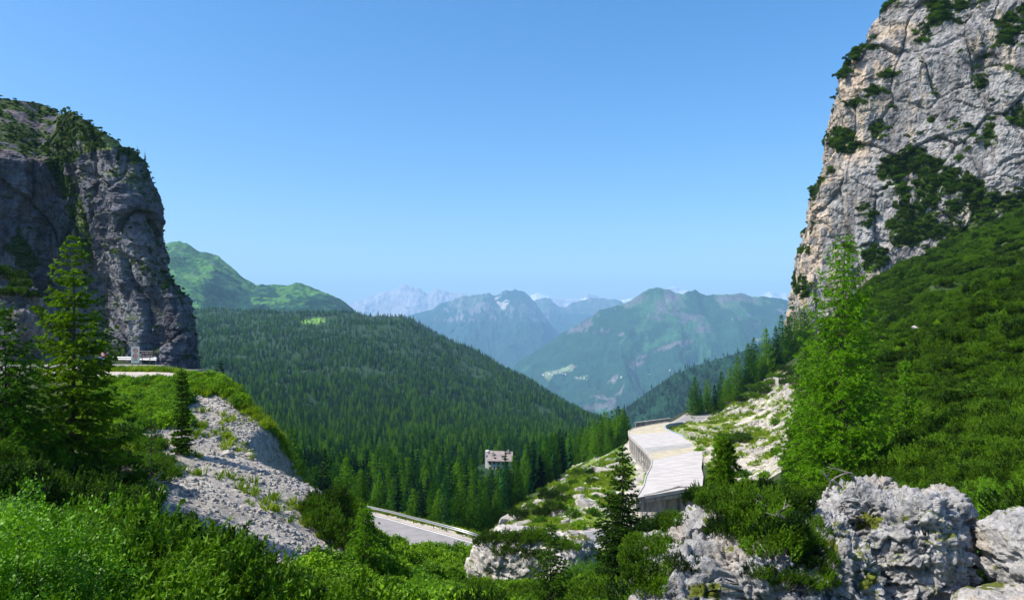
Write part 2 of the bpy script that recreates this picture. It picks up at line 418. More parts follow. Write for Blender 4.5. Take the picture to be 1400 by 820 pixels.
cols = sorted(TAB)
prof = np.array([np.interp(np.log(DR), np.log([d for d, _ in TAB[c]]), [r for _, r in TAB[c]]) for c in cols])  # (ncol, nD)
PYG = np.array([np.interp(PX, cols, prof[:, j]) for j in range(len(DR))])     # (nD, nPX)
def blur(a, k, ax):
    ker = np.ones(k) / k
    pad = k // 2
    a2 = np.take(a, np.clip(np.arange(-pad, a.shape[ax] + pad), 0, a.shape[ax] - 1), axis=ax)
    return np.apply_along_axis(lambda v: np.convolve(v, ker, 'valid'), ax, a2)
ZG = (HOR - PYG) / F * DR[:, None]
ZG = blur(blur(ZG, 9, 1), 9, 1)
ZG = blur(ZG, 3, 0)
for c_, rowd in (): pass
XG = (PX[None, :] - 700) / F * DR[:, None]
YG = np.repeat(DR[:, None], len(PX), 1)
PYsm = HOR - ZG / YG * F

# paths: (px, row, distance)
def path(pts, n=60):
    P = [W(*p) for p in pts]
    out = []
    for i in range(len(P) - 1):
        p0 = P[max(i-1, 0)]; p1 = P[i]; p2 = P[i+1]; p3 = P[min(i+2, len(P)-1)]
        for k in range(8):
            t = k / 8
            out.append(0.5 * ((2*p1) + (p2-p0)*t + (2*p0-5*p1+4*p2-p3)*t*t + (3*p1-p0-3*p2+p3)*t**3))
    out.append(P[-1])
    return out
def wp(x, y, z): return (x / y * F + 700, HOR - z / y * F, y)
ROAD_LOW = path([(440, 700, 96), (500, 713, 90), (540, 725, 83), (590, 740, 78), (650, 754, 76), (710, 757, 77.5), (770, 747, 83), (820, 732, 93), wp(22.0, 108, -29.9), wp(25.5, 125, -29.9), wp(30.5, 142, -29.9), wp(32.5, 157, -29.9), wp(32.5, 170, -29.5), wp(36, 184, -28.8), wp(48, 200, -27.2), (962, 562.5, 222), (985, 560, 236), (1000, 566, 262)])
ROAD_UP = path([(-900, 515, 60), (-400, 510, 62), (-100, 503, 69.5), (60, 501, 71.5), (150, 501, 71.5), (205, 503.5, 71), (232, 508, 76), (240, 522, 88), (235, 545, 110)])
TRACK = path([(430, 790, 44), (480, 772, 52), (530, 766, 58), (575, 757, 64), (620, 752, 69)])

def dist_path(X, Y, P):
    best = np.full(X.shape, 1e9); zb = np.zeros(X.shape)
    for a, b in zip(P[:-1], P[1:]):
        dx, dy = b.x - a.x, b.y - a.y
        t = np.clip(((X - a.x) * dx + (Y - a.y) * dy) / (dx*dx + dy*dy + 1e-9), 0, 1)
        d = np.hypot(X - a.x - dx * t, Y - a.y - dy * t)
        z = a.z + (b.z - a.z) * t
        m = d < best
        best = np.where(m, d, best); zb = np.where(m, z, zb)
    return best, zb

nz = fbm(XG / 9, YG / 9, 0, 4, 3) * np.clip(YG / 60, 0.15, 1.4) * 0.9
nz += fbm(XG / 2.2, YG / 2.2, 0, 3, 5) * np.clip(YG / 60, 0.1, 1.0) * np.where((PX[None,:] < 480) & (YG < 60), 0.13, 0.28)
nz += fbm(XG / 90, YG / 90, 0, 4, 9) * sst(300, 900, YG) * 14
nz += ridged(XG / 260 + YG / 900, YG / 500, 0, 3, 19) * sst(700, 1300, YG) * 12 * (1 - sst(1900, 2100, YG) * 0.6)
nz += (ridged(XG/20 + YG/34, YG/30, 0, 3, 29) * 2.8 + fbm(XG/5, YG/5, 0, 3, 28) * 0.8) * sst(1090, 1200, np.repeat(PX[None,:], len(DR), 0)) * sst(20, 60, YG) * (1 - sst(250, 300, YG))
PXq = np.repeat(PX[None, :], len(DR), 0)
nz = nz * np.where((PXq > 900) & (PXq < 1100) & (YG > 95) & (YG < 245), 0.4, 1) * np.where((PXq < 490) & (YG > 20) & (YG < 60), 0.35, 1)
Z0 = ZG.copy()
dl, zl = dist_path(XG, YG, ROAD_LOW); du, zu = dist_path(XG, YG, ROAD_UP); dt_, zt = dist_path(XG, YG, TRACK)
lay = inpoly(XG, YG, [W(60, 0, 52.5).xy[:], W(246, 0, 52.6).xy[:], W(250, 0, 60).xy[:], W(200, 0, 66).xy[:], W(60, 0, 70).xy[:]])
keep = sst(3.5, 7, dl) * sst(4, 8, du) * sst(1.5, 3, dt_)
ZG = ZG + nz * np.clip(keep, 0.05, 1) * np.where(lay, 0.08, 1)
rx_ = np.interp(YG, [106, 115, 127, 143, 155, 165, 175, 186, 195], [24, 25, 28, 32, 33, 32.5, 32, 36, 43])
upslope = (YG > 112) & (YG < 190) & (XG > rx_ + 5.2)
dl = np.where(upslope, 50.0, dl)
for d, z, w0, w1 in ((dl, zl, 4.6, 9), (du, zu, 4.2, 9), (dt_, zt, 1.6, 4)):
    w = 1 - sst(w0, w1, d)
    ZG = ZG * (1 - w) + (z - 0.22) * w
PYF = HOR - ZG / YG * F

from bisect import bisect_right
def gh(x, y):
    """height of the terrain mesh at a world point"""
    px = x / y * F + 700
    i = int(np.clip(np.searchsorted(DR, y) - 1, 0, len(DR) - 2)); j = int(np.clip(np.searchsorted(PX, px) - 1, 0, len(PX) - 2))
    t = (y - DR[i]) / (DR[i+1] - DR[i]); s = (px - PX[j]) / (PX[j+1] - PX[j])
    t = min(max(t, 0), 1); s = min(max(s, 0), 1)
    return float((ZG[i, j]*(1-s) + ZG[i, j+1]*s)*(1-t) + (ZG[i+1, j]*(1-s) + ZG[i+1, j+1]*s)*t)
def ghv(x, y):
    px = x / y * F + 700
    i = np.clip(np.searchsorted(DR, y) - 1, 0, len(DR) - 2); j = np.clip(np.searchsorted(PX, px) - 1, 0, len(PX) - 2)
    t = np.clip((y - DR[i]) / (DR[i+1] - DR[i]), 0, 1); s = np.clip((px - PX[j]) / (PX[j+1] - PX[j]), 0, 1)
    return (ZG[i, j]*(1-s) + ZG[i, j+1]*s)*(1-t) + (ZG[i+1, j]*(1-s) + ZG[i+1, j+1]*s)*t
def on(px, D): x = (px - 700) / F * D; return Vector((x, D, gh(x, D)))

# region masks on the ground (world points described through the survey pixels + distance)
def rmask(px, py, D, name):
    j = fbm(px / 26, py / 26, 0, 3, 31) * 9; k = fbm(px / 26, py / 26, 5, 3, 37) * 9
    x, y = px + j, py + k
    if name == 'scree':
        return inpoly(x, y, [(160,580),(200,572),(235,575),(258,545),(300,540),(350,578),(400,622),(445,666),(470,700),(480,760),(470,790),(390,790),(310,770),(230,720),(180,660),(165,610)]) & (D > 22) & (D < 56)
    if name == 'rim':
        return (px > 100) & (px < 470) & (D > 34) & (D < 60) & ~rmask(px, py, D, 'scree')
    if name == 'debris':      # pale slope right of the gallery
        return inpoly(x, y, [(905,588),(935,580),(965,565),(1000,545),(1040,520),(1075,505),(1100,520),(1110,640),(1060,665),(975,660),(962,625),(940,600)]) & (D > 95) & (D < 260)
    if name == 'shelf':
        return inpoly(x, y, [(655,725),(700,690),(760,660),(800,625),(845,598),(865,592),(880,640),(880,700),(860,740),(780,745),(700,745)]) & (D > 80) & (D < 215)
    if name == 'mugo':
        return (px > 1085) & (D > 16) & (D < 260)
    if name == 'forest':
        f = (D > 104) & (px < 858) & ((px > 300) | (D > 420)) & ~inpoly(px, py, [(655,740),(715,683),(752,662),(790,632),(842,612),(870,600),(920,560),(920,760),(655,760)])
        return (f | (D > 265)) & (px < 858)

SP = fbm(XG / 3, YG / 3, 0, 4, 77); SP2 = fbm(XG / 0.9, YG / 0.9, 0, 3, 79); SP3 = fbm(XG / 12, YG / 12, 0, 3, 80)
C = np.zeros(XG.shape + (3,)); C[:] = (0.035, 0.055, 0.015)
def setc(m, c):
    m = np.asarray(m, float)[..., None]; global C
    C = C * (1 - m) + np.array(c) * m
PXG = np.repeat(PX[None, :], len(DR), 0)
setc(YG < 60, (0.045, 0.065, 0.02))
setc(rmask(PXG, PYF, YG, 'rim') & (SP > -0.35), (0.10, 0.17, 0.02))
S_ = rmask(PXG, PYF, YG, 'scree')
setc(S_, (0.34, 0.31, 0.27))
setc(S_ & (SP3 > 0.15), (0.37, 0.325, 0.27))
setc(S_ & (SP > 0.36) & (SP2 > 0.0) & (YG > 36), (0.14, 0.15, 0.06))
DB_ = rmask(PXG, PYF, YG, 'debris')
setc(DB_, (0.43, 0.395, 0.33))
setc(DB_ & (SP + SP2 * 0.5 > 0.02 + np.where(PYF < 600, -0.12, 0.14)), (0.17, 0.22, 0.04))
setc(DB_ & inpoly(PXG, PYF, [(905,582),(960,572),(1030,592),(1070,600),(1000,606),(930,604)]) & (SP2 > -0.35), (0.20, 0.25, 0.05))
SH_ = rmask(PXG, PYF, YG, 'shelf')
setc(SH_, (0.17, 0.25, 0.04))
setc(SH_ & (SP + SP2 * 0.5 > 0.27), (0.52, 0.50, 0.45))
setc(SH_ & (SP3 < -0.1), (0.08, 0.15, 0.03))
setc((YG > 60) & (YG < 104) & (PXG > 440) & (PXG < 900) & ~SH_, (0.12, 0.19, 0.03))
setc((dl < 6.5) & (PXG < 880) & (SP2 > -0.3), (0.46, 0.43, 0.38))
setc((dt_ < 2.4), (0.45, 0.42, 0.36))
setc((du < 8) & (SP2 < 0.1), (0.30, 0.27, 0.2))
setc(rmask(PXG, PYF, YG, 'mugo'), (0.035, 0.065, 0.014))
setc((YG > 104) & rmask(PXG, PYF, YG, 'forest'), (0.02, 0.05, 0.018))
gl = (YG > 1150) & (YG < 1900) & inpoly(PXG, PYF, [(408,440),(425,433),(445,436),(445,443),(420,446)]) & (fbm(XG/30, YG/30, 0, 2, 5) > -0.2)
setc(gl, (0.14, 0.28, 0.04))

me = mesh_np('ground', np.stack([XG, YG, ZG], -1).reshape(-1, 3), grid_faces(*XG.shape), MT['terrain'], C.reshape(-1, 3), smooth=True)
ground = link('ground', me); tag(ground, kind='structure')

# ground behind and below the camera, and the floor of the far valley
bk = MB(); bk.add([(-400, 0.9, -1.9), (400, 0.9, -1.9), (400, -300, 6), (-400, -300, 6)], [(0, 1, 2, 3)])
tag(bk.build('ground_behind', M_plain('verge_turf', (0.05, 0.07, 0.02), 0.95)), kind='structure')
vf = MB(); vf.add([(-45000, 2600, -1250), (45000, 2600, -1250), (45000, 47000, -1250), (-45000, 47000, -1250)], [(0, 1, 2, 3)])
tag(vf.build('valley_ground', M_plain('valley_meadow', (0.05, 0.09, 0.03), 0.95, ws=0.002)), kind='structure')

# ------------------------------------------------------------------ far mountains
def mountain(name, crest, D, front, back, base_row, amp, colf, mat, npx=260, nd=110, seed=1, pw=0.85, x0=None, x1=None, cn=0.0, ns=None):
    px = np.linspace(x0 if x0 is not None else crest[0][0], x1 if x1 is not None else crest[-1][0], npx)
    cr = np.interp(px, [c[0] for c in crest], [c[1] for c in crest])
    cz = (HOR - cr) / F * D
    t = np.concatenate([np.linspace(1, 0, nd), -np.linspace(0.02, 1, 12)])
    T = t[:, None]
    Y = np.where(T >= 0, D - T * front, D - T * back) + 0 * px[None]
    X = (px[None] - 700) / F * D * (1 - 0.35 * (1 - Y / D))
    zb = (HOR - base_row) / F * (D - front)
    Z = np.where(T >= 0, cz[None] - (cz[None] - zb) * np.clip(T, 0, 1) ** pw, cz[None] - (cz[None] - zb) * np.clip(-T, 0, 1))
    L_ = ns or front * 0.22
    wx = fbm(X / L_, Y / L_, 0, 3, seed + 40) * L_ * 0.35
    r = ridged((X + wx) / L_, (Y + wx) / (L_ * 2.6), 0, 6, seed, 0.6)
    env = np.where(T >= 0, 0.18 + 0.82 * sst(0, 0.3, T), 0.2)
    Z = Z + vn(X / (D * 0.006), Y / (D * 0.02), 0, seed + 5) * D * 0.0009 * (1 - sst(0, 0.2, np.abs(T))) + (r * 0.9 + fbm(X / L_ * 3, Y / L_ * 3, 0, 4, seed + 3) * 0.25) * amp * env - amp * 0.15 * env
    if cn:
        Z = Z + (ridged(X / (L_ * 0.35), Y / (L_ * 0.35), 0, 5, seed + 8, 0.6)) * cn * (1 - sst(0.0, 0.5, np.abs(T)))
    P = np.stack([X, Y, Z], -1)
    n = grid_normals(P); n = n * np.sign(n[..., 2:3] + 1e-9)
    rowp = HOR - Z / Y * F; colp = X / Y * F + 700
    c = colf(colp, rowp, X, Y, Z, n, T)
    me = mesh_np(name, P.reshape(-1, 3), grid_faces(*X.shape), mat, c.reshape(-1, 3), smooth=True)
    o = link(name, me); tag(o, kind='structure')
    return o, P, n

def mixc(base, layers):
    c = np.zeros(layers[0][0].shape + (3,)); c[:] = base
    for m, cc in layers:
        m = np.asarray(m, float)[..., None]; c = c * (1 - m) + np.array(cc) * m
    return c

def col_green(cp, rp, X, Y, Z, n, T):
    a = fbm(X/160, Y/160, 0, 4, 4); b = fbm(X/50, Y/50, 0, 3, 6)
    forest = inpoly(cp + b*10, rp + a*7, [(275,412),(282,385),(295,368),(312,374),(330,390),(348,398),(352,392),(330,378),(322,368),(350,380),(375,396),(380,404),(340,404),(345,415),(400,424),(420,408),(440,400),(470,410),(500,435),(280,440)])
    return mixc((0.075, 0.20, 0.04), [(a > 0.1, (0.05, 0.15, 0.04)), ((b > 0.2) & (rp < 385), (0.09, 0.14, 0.07)), (forest, (0.008, 0.045, 0.022)), ((b > 0.12) & (rp > 400), (0.012, 0.06, 0.026)), ((b > 0.3), (0.03, 0.10, 0.035))])
mountain('meadow_mountain', [(120,380),(200,345),(232,333),(245,331),(255,333),(275,345),(300,352),(320,369),(335,380),(350,389),(370,388),(392,390),(405,386),(420,391),(440,400),(462,408),(476,419),(490,432),(520,445)],
         3700, 1100, 700, 470, 60, col_green, MT['mount'], 300, 110, 21, cn=7, ns=420)

def col_spur(cp, rp, X, Y, Z, n, T):
    b = fbm(X/60, Y/60, 0, 3, 6)
    return mixc((0.010, 0.045, 0.022), [((b > 0.42) & (T > 0.2), (0.15, 0.16, 0.14))])
spur, SPUR_P, SPUR_N = mountain('wooded_spur', [(790,640),(845,566),(880,540),(920,513),(960,497),(1000,487),(1040,472),(1080,455),(1160,425),(1300,380)],
         2500, 900, 500, 800, 45, col_spur, MT['mount'], 200, 90, 33, cn=3, ns=300, pw=0.8)

LAND = [(795,560),(800,548),(815,535),(838,512),(860,497),(885,487),(915,478),(945,472),(950,466),(925,468),(890,480),(868,492),(880,497),(862,508),(850,520),(852,535),(842,552),(835,562)]
FIELDS = [[(742,510),(770,503),(780,498),(790,501),(783,506),(760,511),(750,520)], [(785,516),(802,514),(803,518),(788,519)], [(833,520),(852,516),(850,519),(838,522)], [(1015,466),(1050,460),(1040,463),(1022,468)]]
def col_cent(cp, rp, X, Y, Z, n, T):
    a = fbm(X/900, Y/900, 0, 4, 14); b = fbm(X/220, Y/220, 0, 4, 16)
    land = inpoly(cp + b*8, rp + a*6, LAND) & (b > -0.35)
    rock = (n[..., 2] < 0.80) & (rp < 455) & (b > -0.1)
    meadow = (a + b * 0.5 > 0.02 + sst(440, 500, rp) * 0.28)
    fl = np.zeros(cp.shape, bool)
    for f in FIELDS: fl |= inpoly(cp + b*3, rp + a*2, f)
    r2 = inpoly(cp + b*10, rp + a*8, [(838,440),(848,430),(856,450),(850,470),(842,465)]) | inpoly(cp + b*10, rp + a*8, [(985,440),(1010,436),(1020,460),(1000,455)])
    return mixc((0.012, 0.055, 0.022), [(meadow, (0.030, 0.098, 0.034)), ((rp < 422 + a * 20) & (b > -0.1), (0.06, 0.12, 0.055)), (rock & (b > 0.1), (0.12, 0.115, 0.12)), (r2 & (b > 0.1), (0.13, 0.12, 0.12)), (land & (a*0.6 + fbm(X/90, Y/90, 0, 3, 99) > -0.15), (0.125, 0.115, 0.115)), (fl & (b > -.1), (0.20, 0.26, 0.13))])
cent, CENT_P, CENT_N = mountain('central_mountain', [(560,600),(640,540),(700,500),(740,476),(762,462),(785,450),(805,438),(822,426),(842,420),(862,414),(875,405),(890,399),(902,397),(915,398),(925,405),(940,401),(950,398),(962,404),(972,407),(1000,404),(1016,402),(1028,406),(1045,409),(1075,411),(1150,415),(1300,430)],
         9000, 4600, 2500, 800, 420, col_cent, MT['mount'], 460, 190, 44, cn=28, ns=1300, pw=0.75)

def col_blue(cp, rp, X, Y, Z, n, T):
    a = fbm(X/900, Y/900, 0, 4, 24)
    rock = (n[..., 2] < 0.74) & (rp < 440)
    return mixc((0.015, 0.05, 0.03), [((rp < 424 + a * 14) & (a > 0), (0.07, 0.10, 0.07)), (rock, (0.15, 0.145, 0.15)), (inpoly(cp, rp, [(675,408),(690,402),(700,408),(688,425)]) & (a > -.3), (0.4, 0.38, 0.36))])
mountain('twin_peak_mountain', [(440,520),(520,450),(562,431),(590,424),(610,416),(628,412),(648,407),(660,402),(670,402),(678,405),(684,404),(692,399),(700,399),(712,400),(722,405),(728,412),(738,425),(750,442),(762,458),(800,500)],
         14500, 4500, 2000, 560, 500, col_blue, MT['farrock'], 420, 150, 55, cn=70, ns=1500, pw=0.9)
mountain('dark_ridge', [(680,440),(715,425),(730,413),(742,408),(752,411),(765,419),(775,419),(790,414),(806,409),(825,410),(845,413),(880,425),(950,440)],
         17500, 4000, 1500, 520, 380, col_blue, MT['farrock'], 240, 90, 66, cn=70, ns=1600)
def col_snow(cp, rp, X, Y, Z, n, T):
    a = fbm(X/1100, Y/1100, 0, 4, 34)
    left = (cp < 700)
    snow = ((left & (cp > 570) & (a > 0.1) & (rp < 415)) | (~left & (rp < 424) & (a > -0.2))) & (n[..., 2] > 0.45)
    return mixc((0.34, 0.31, 0.31), [(snow & (fbm(X/260, Y/260, 0, 3, 35) > -0.12), (0.62, 0.63, 0.66))])
mountain('rocky_massif', [(440,428),(480,417),(500,412),(515,411),(528,404),(538,404),(546,396),(553,394),(560,397),(570,396),(578,401),(586,404),(598,400),(610,405),(625,404),(645,406),(660,412),(700,430)],
         21500, 4000, 2000, 500, 360, col_snow, MT['farrock'], 300, 90, 77, cn=190, ns=1600)
mountain('snow_mountain', [(690,430),(712,415),(722,404),(733,401),(745,404),(757,409),(770,411),(785,410),(798,409),(804,403),(815,404),(822,409),(850,412),(905,403),(916,395),(924,394),(935,398),(948,401),(975,409),(1015,410),(1034,404),(1040,406),(1052,399),(1060,404),(1068,404),(1074,402),(1085,408),(1120,430)],
         23000, 4000, 2000, 500, 330, col_snow, MT['farrock'], 420, 90, 88, cn=45, ns=1450)

# ------------------------------------------------------------------ cliffs
def smooth_poly(pts, it=2):
    P = [np.array(p, float) for p in pts]
    for _ in range(it):
        Q = [P[0]]
        for a, b in zip(P[:-1], P[1:]): Q += [a * .75 + b * .25, a * .25 + b * .75]
        Q.append(P[-1]); P = Q
    return np.array(P)

def cliff(name, foot, wsil, sil, silD, z0, ztop, ns, nv, seed, amp, colf, mat, lean, inward, dens=None, leanf=None):
    """foot: plan outline (x, y); wsil: how far each foot point follows the silhouette shift; sil: [(row, px)]"""
    F_ = smooth_poly([tuple(f) + (w,) for f, w in zip(foot, wsil)])
    seg = np.hypot(np.diff(F_[:, 0]), np.diff(F_[:, 1]))
    wgt = seg if dens is None else seg * np.array([dens(F_[i, 0], F_[i, 1]) for i in range(len(seg))])
    s = np.concatenate([[0], np.cumsum(wgt)])
    q = np.linspace(0, s[-1], ns)
    fx, fy, fw = np.interp(q, s, F_[:, 0]), np.interp(q, s, F_[:, 1]), np.interp(q, s, F_[:, 2])
    tx, ty = np.gradient(fx), np.gradient(fy); l = np.hypot(tx, ty)
    nx, ny = ty / l, -tx / l                                   # outward in plan
    flip = np.sign((fx - inward[0]) * nx + (fy - inward[1]) * ny); flip = np.sign(np.mean(flip)); nx, ny = nx * flip, ny * flip
    zt = ztop(fx / fy * F + 700)
    v = np.linspace(0, 1, nv)[:, None]
    Z = z0 + (zt[None] - z0) * v
    rows = [r for r, _ in sil]; xs = [(p - 700) / F * silD for _, p in sil]; zs = [(HOR - r) / F * silD for r in rows]
    o = np.argsort(zs); zs = np.array(zs)[o]; xs = np.array(xs)[o]
    sh = np.interp(Z, zs, xs) - xs[0]
    X = fx[None] + sh * fw[None]; Y = fy[None] + 0 * Z
    NX, NY = nx[None] + 0 * Z, ny[None] + 0 * Z
    if leanf is not None:
        ln = leanf(fx / fy * F + 700, Z)
        X = X - 0.57 * ln; Y = Y + 0.98 * ln
    else:
        X = X - NX * (Z - z0) * lean; Y = Y - NY * (Z - z0) * lean
    # fracture relief: big buttresses, ledges, blocks and cracks
    wx = fbm(X / 30, Y / 30, Z / 30, 3, seed) * 9; wz = fbm(X / 22, Y / 22, Z / 22, 3, seed + 1) * 7
    big = ridged((X + wx) / 30, (Y + wx) / 30, (Z + wz) / 55, 3, seed + 2) * amp * 1.15
    med = 0.55 * ridged((X + wx * .6) / 13, (Y + wx * .6) / 13, (Z + wz + X * .5) / 15, 4, seed + 3, 0.6) * amp * 0.6
    zz = (Z + wz * 1.2 + X * 0.1) / 7.5
    fr = zz - np.floor(zz)
    ledge = (np.minimum(fr * 1.25, 1) - fr) * amp * 0.9 * (0.3 + 0.7 * sst(-0.2, 0.4, fbm(X / 40, Y / 40, Z / 40, 2, seed + 7)))
    f1_, f2_, c1_ = worley((X + wx * .9) / 13, (Y + wx * .9) / 13, (Z + wz * .9 + X * .35) / 17, seed + 61)
    f3_, f4_, c2_ = worley((X + wx * .9) / 4.6, (Y + wx * .9) / 4.6, (Z + wz * .9 + X * .3) / 2.6, seed + 62)
    cell = c1_ * amp * 0.5 - (1 - sst(0, 0.09, f2_ - f1_)) * amp * 0.28 + c2_ * amp * 0.13 - (1 - sst(0, 0.1, f4_ - f3_)) * amp * 0.05
    blk = cell + 0.4 * np.floor(fbm((X+wx*.3) / 5, (Y+wx*.3) / 5, (Z + wz * .4) / 9, 2, seed + 9) * 5) / 5 * amp * 0.75
    fine = ridged(X / 3.0, Y / 3.0, Z / 3.0, 4, seed + 5, 0.6) * amp * 0.20
    sm = sst(0.0, 0.04, v)
    d = (big - med * 1.0 - ledge * 1.3 + blk - fine * 1.3) * (1 - 0.35 * sst(0.8, 1.0, v))
    if leanf is not None: d = d * (1 - 0.72 * sst(3.5, 9, ln))
    cfix = np.interp(fw, [0, 1], [1, 0.75])
    X = X + NX * d * cfix[None]; Y = Y + NY * d * cfix[None]; Z = Z - fine * 0.3
    # back of the top
    bx, by = inward
    Xt, Yt, Zt = [], [], []
    for k, t in enumerate((0.12, 0.3, 0.6, 1.0)):
        Xt.append(X[-1] + (bx - X[-1]) * t); Yt.append(Y[-1] + (by - Y[-1]) * t); Zt.append(Z[-1] - 2 - 10 * t + 0 * X[-1])
    X = np.vstack([X] + [a[None] for a in Xt]); Y = np.vstack([Y] + [a[None] for a in Yt]); Z = np.vstack([Z] + [a[None] for a in Zt])
    P = np.stack([X, Y, Z], -1); n = grid_normals(P)
    sgn = np.sign(np.mean((n[:nv, :, 0] * NX + n[:nv, :, 1] * NY))); n = n * sgn
    cp = X / Y * F + 700; rp = HOR - Z / Y * F
    c, veg = colf(cp, rp, X, Y, Z, n)
    fs = grid_faces(*X.shape)
    if sgn < 0: fs = fs[:, ::-1]
    me = mesh_np(name, P.reshape(-1, 3), fs, mat, c.reshape(-1, 3), smooth=False)
    return link(name, me), P, n, veg

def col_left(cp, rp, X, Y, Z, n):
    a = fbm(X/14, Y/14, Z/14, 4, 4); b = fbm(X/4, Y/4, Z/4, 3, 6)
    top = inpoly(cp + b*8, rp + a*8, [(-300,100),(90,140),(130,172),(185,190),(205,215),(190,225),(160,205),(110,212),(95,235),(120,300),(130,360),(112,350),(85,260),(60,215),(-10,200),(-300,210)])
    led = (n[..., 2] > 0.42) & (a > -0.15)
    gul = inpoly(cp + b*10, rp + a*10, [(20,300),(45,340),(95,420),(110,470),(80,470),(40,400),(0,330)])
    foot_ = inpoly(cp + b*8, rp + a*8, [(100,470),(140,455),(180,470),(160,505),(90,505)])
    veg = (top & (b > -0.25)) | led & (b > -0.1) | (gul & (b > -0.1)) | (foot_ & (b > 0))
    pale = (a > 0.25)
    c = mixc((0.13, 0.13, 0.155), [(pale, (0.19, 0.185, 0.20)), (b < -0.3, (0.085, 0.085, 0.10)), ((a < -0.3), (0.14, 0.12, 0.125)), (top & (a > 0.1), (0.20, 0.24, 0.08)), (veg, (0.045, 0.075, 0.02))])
    return c, veg
zleft = lambda px: np.interp(px, [-300, 0, 60, 100, 140, 178, 235, 272, 300], [(HOR - r) / F * d for r, d in ((130, 212), (136, 214), (134, 217), (142, 215), (160, 212), (176, 203), (190, 190), (200, 186), (200, 185))])
def lean_left(px, Z):
    zf = np.interp(px, [-300, 60, 110, 150, 190, 300], [41, 41, 44, 50, 55, 60])[None]
    return np.where(Z > zf, (Z - zf) * 1.25 + zf * 0.06, Z * 0.06)
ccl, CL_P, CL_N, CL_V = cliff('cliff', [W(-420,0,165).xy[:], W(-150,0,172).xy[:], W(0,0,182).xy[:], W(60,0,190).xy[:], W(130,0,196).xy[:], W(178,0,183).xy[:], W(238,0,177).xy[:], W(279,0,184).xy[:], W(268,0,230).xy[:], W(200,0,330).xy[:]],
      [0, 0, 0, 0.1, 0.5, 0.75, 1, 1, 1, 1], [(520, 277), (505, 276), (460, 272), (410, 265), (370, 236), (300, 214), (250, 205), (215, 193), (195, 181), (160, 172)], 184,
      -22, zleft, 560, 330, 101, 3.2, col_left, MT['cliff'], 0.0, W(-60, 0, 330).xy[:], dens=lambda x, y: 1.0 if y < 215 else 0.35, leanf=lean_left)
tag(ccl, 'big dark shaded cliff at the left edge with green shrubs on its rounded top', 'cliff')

def veg_right(cp, rp, a, b):
    polys = [[(1240,55),(1258,22),(1285,0),(1310,0),(1292,28),(1268,50)], [(1130,105),(1150,80),(1172,62),(1180,75),(1160,92),(1150,105)], [(1118,210),(1135,190),(1150,178),(1168,182),(1178,195),(1160,205),(1140,200)],
             [(1160,150),(1180,125),(1200,112),(1208,125),(1195,150),(1175,158)], [(1185,180),(1210,170),(1218,182),(1195,190)], [(1202,92),(1222,86),(1226,98),(1206,102)],
             [(1205,215),(1230,205),(1262,205),(1292,222),(1330,232),(1352,262),(1350,300),(1310,325),(1285,318),(1270,335),(1245,330),(1222,345),(1212,320),(1222,290),(1210,260),(1200,240)],
             [(1290,290),(1345,262),(1400,270),(1420,300),(1300,350)], [(1365,60),(1378,30),(1400,12),(1420,10),(1420,60),(1385,72)], [(1335,110),(1352,105),(1350,122),(1338,124)], [(1290,200),(1312,190),(1325,200),(1310,215)], [(1340,180),(1358,165),(1362,190),(1348,200)],
             [(1300,20),(1325,5),(1330,18),(1310,30)], [(1085,385),(1100,370),(1105,392),(1092,402)], [(1092,345),(1100,335),(1106,345)], [(1102,262),(1112,250),(1120,262),(1108,275)], [(1370,150),(1400,140),(1410,165),(1385,172)], [(1175,0),(1215,0),(1235,0),(1205,20),(1185,32)],
             [(1180,345),(1200,330),(1215,350),(1205,380),(1185,375)], [(1170,285),(1190,270),(1195,300),(1180,310)]]
    m = np.zeros(cp.shape, bool)
    for p in polys: m |= inpoly(cp + b*17 + a*5, rp + a*16 + b*5, p)
    return m
def col_right(cp, rp, X, Y, Z, n):
    a = fbm(X/12, Y/12, Z/12, 4, 54); b = fbm(X/3.5, Y/3.5, Z/3.5, 3, 56)
    s = fbm(X/2.5, Y/2.5, Z/30, 3, 58)
    veg = veg_right(cp, rp, a, b) & (b > -0.22)
    veg |= (n[..., 2] > 0.5) & (a > 0.05) & (b > 0)
    warm_lit = sst(0.1, -0.35, (cp - (1105 + (445 - rp) * 0.28)) / 120 + a * 0.8)  # paler tan painted along the left strip in place of its warm sunlight
    c = mixc((0.30, 0.295, 0.29), [(warm_lit, (0.46, 0.375, 0.285)), ((a > 0.36), (0.37, 0.325, 0.27)), ((s < -0.2), (0.21, 0.205, 0.205)), ((s > 0.42) & (a > -0.1), (0.43, 0.36, 0.27)), (b < -0.42, (0.20, 0.19, 0.18)), (veg, (0.045, 0.07, 0.018))])
    return c, veg
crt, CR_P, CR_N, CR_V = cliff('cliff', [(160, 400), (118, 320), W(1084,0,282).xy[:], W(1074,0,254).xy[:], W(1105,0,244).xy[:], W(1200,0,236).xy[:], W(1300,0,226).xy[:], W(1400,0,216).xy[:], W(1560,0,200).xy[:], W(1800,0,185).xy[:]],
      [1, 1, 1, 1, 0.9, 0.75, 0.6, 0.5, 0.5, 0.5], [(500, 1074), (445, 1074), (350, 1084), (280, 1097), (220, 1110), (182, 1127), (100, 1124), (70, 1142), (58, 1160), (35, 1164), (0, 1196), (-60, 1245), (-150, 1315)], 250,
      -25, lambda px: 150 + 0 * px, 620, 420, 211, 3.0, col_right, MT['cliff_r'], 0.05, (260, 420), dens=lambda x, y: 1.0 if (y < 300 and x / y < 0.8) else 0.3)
tag(crt, 'tall grey and tan cliff wall at the right edge with dwarf pines on ledges', 'cliff')

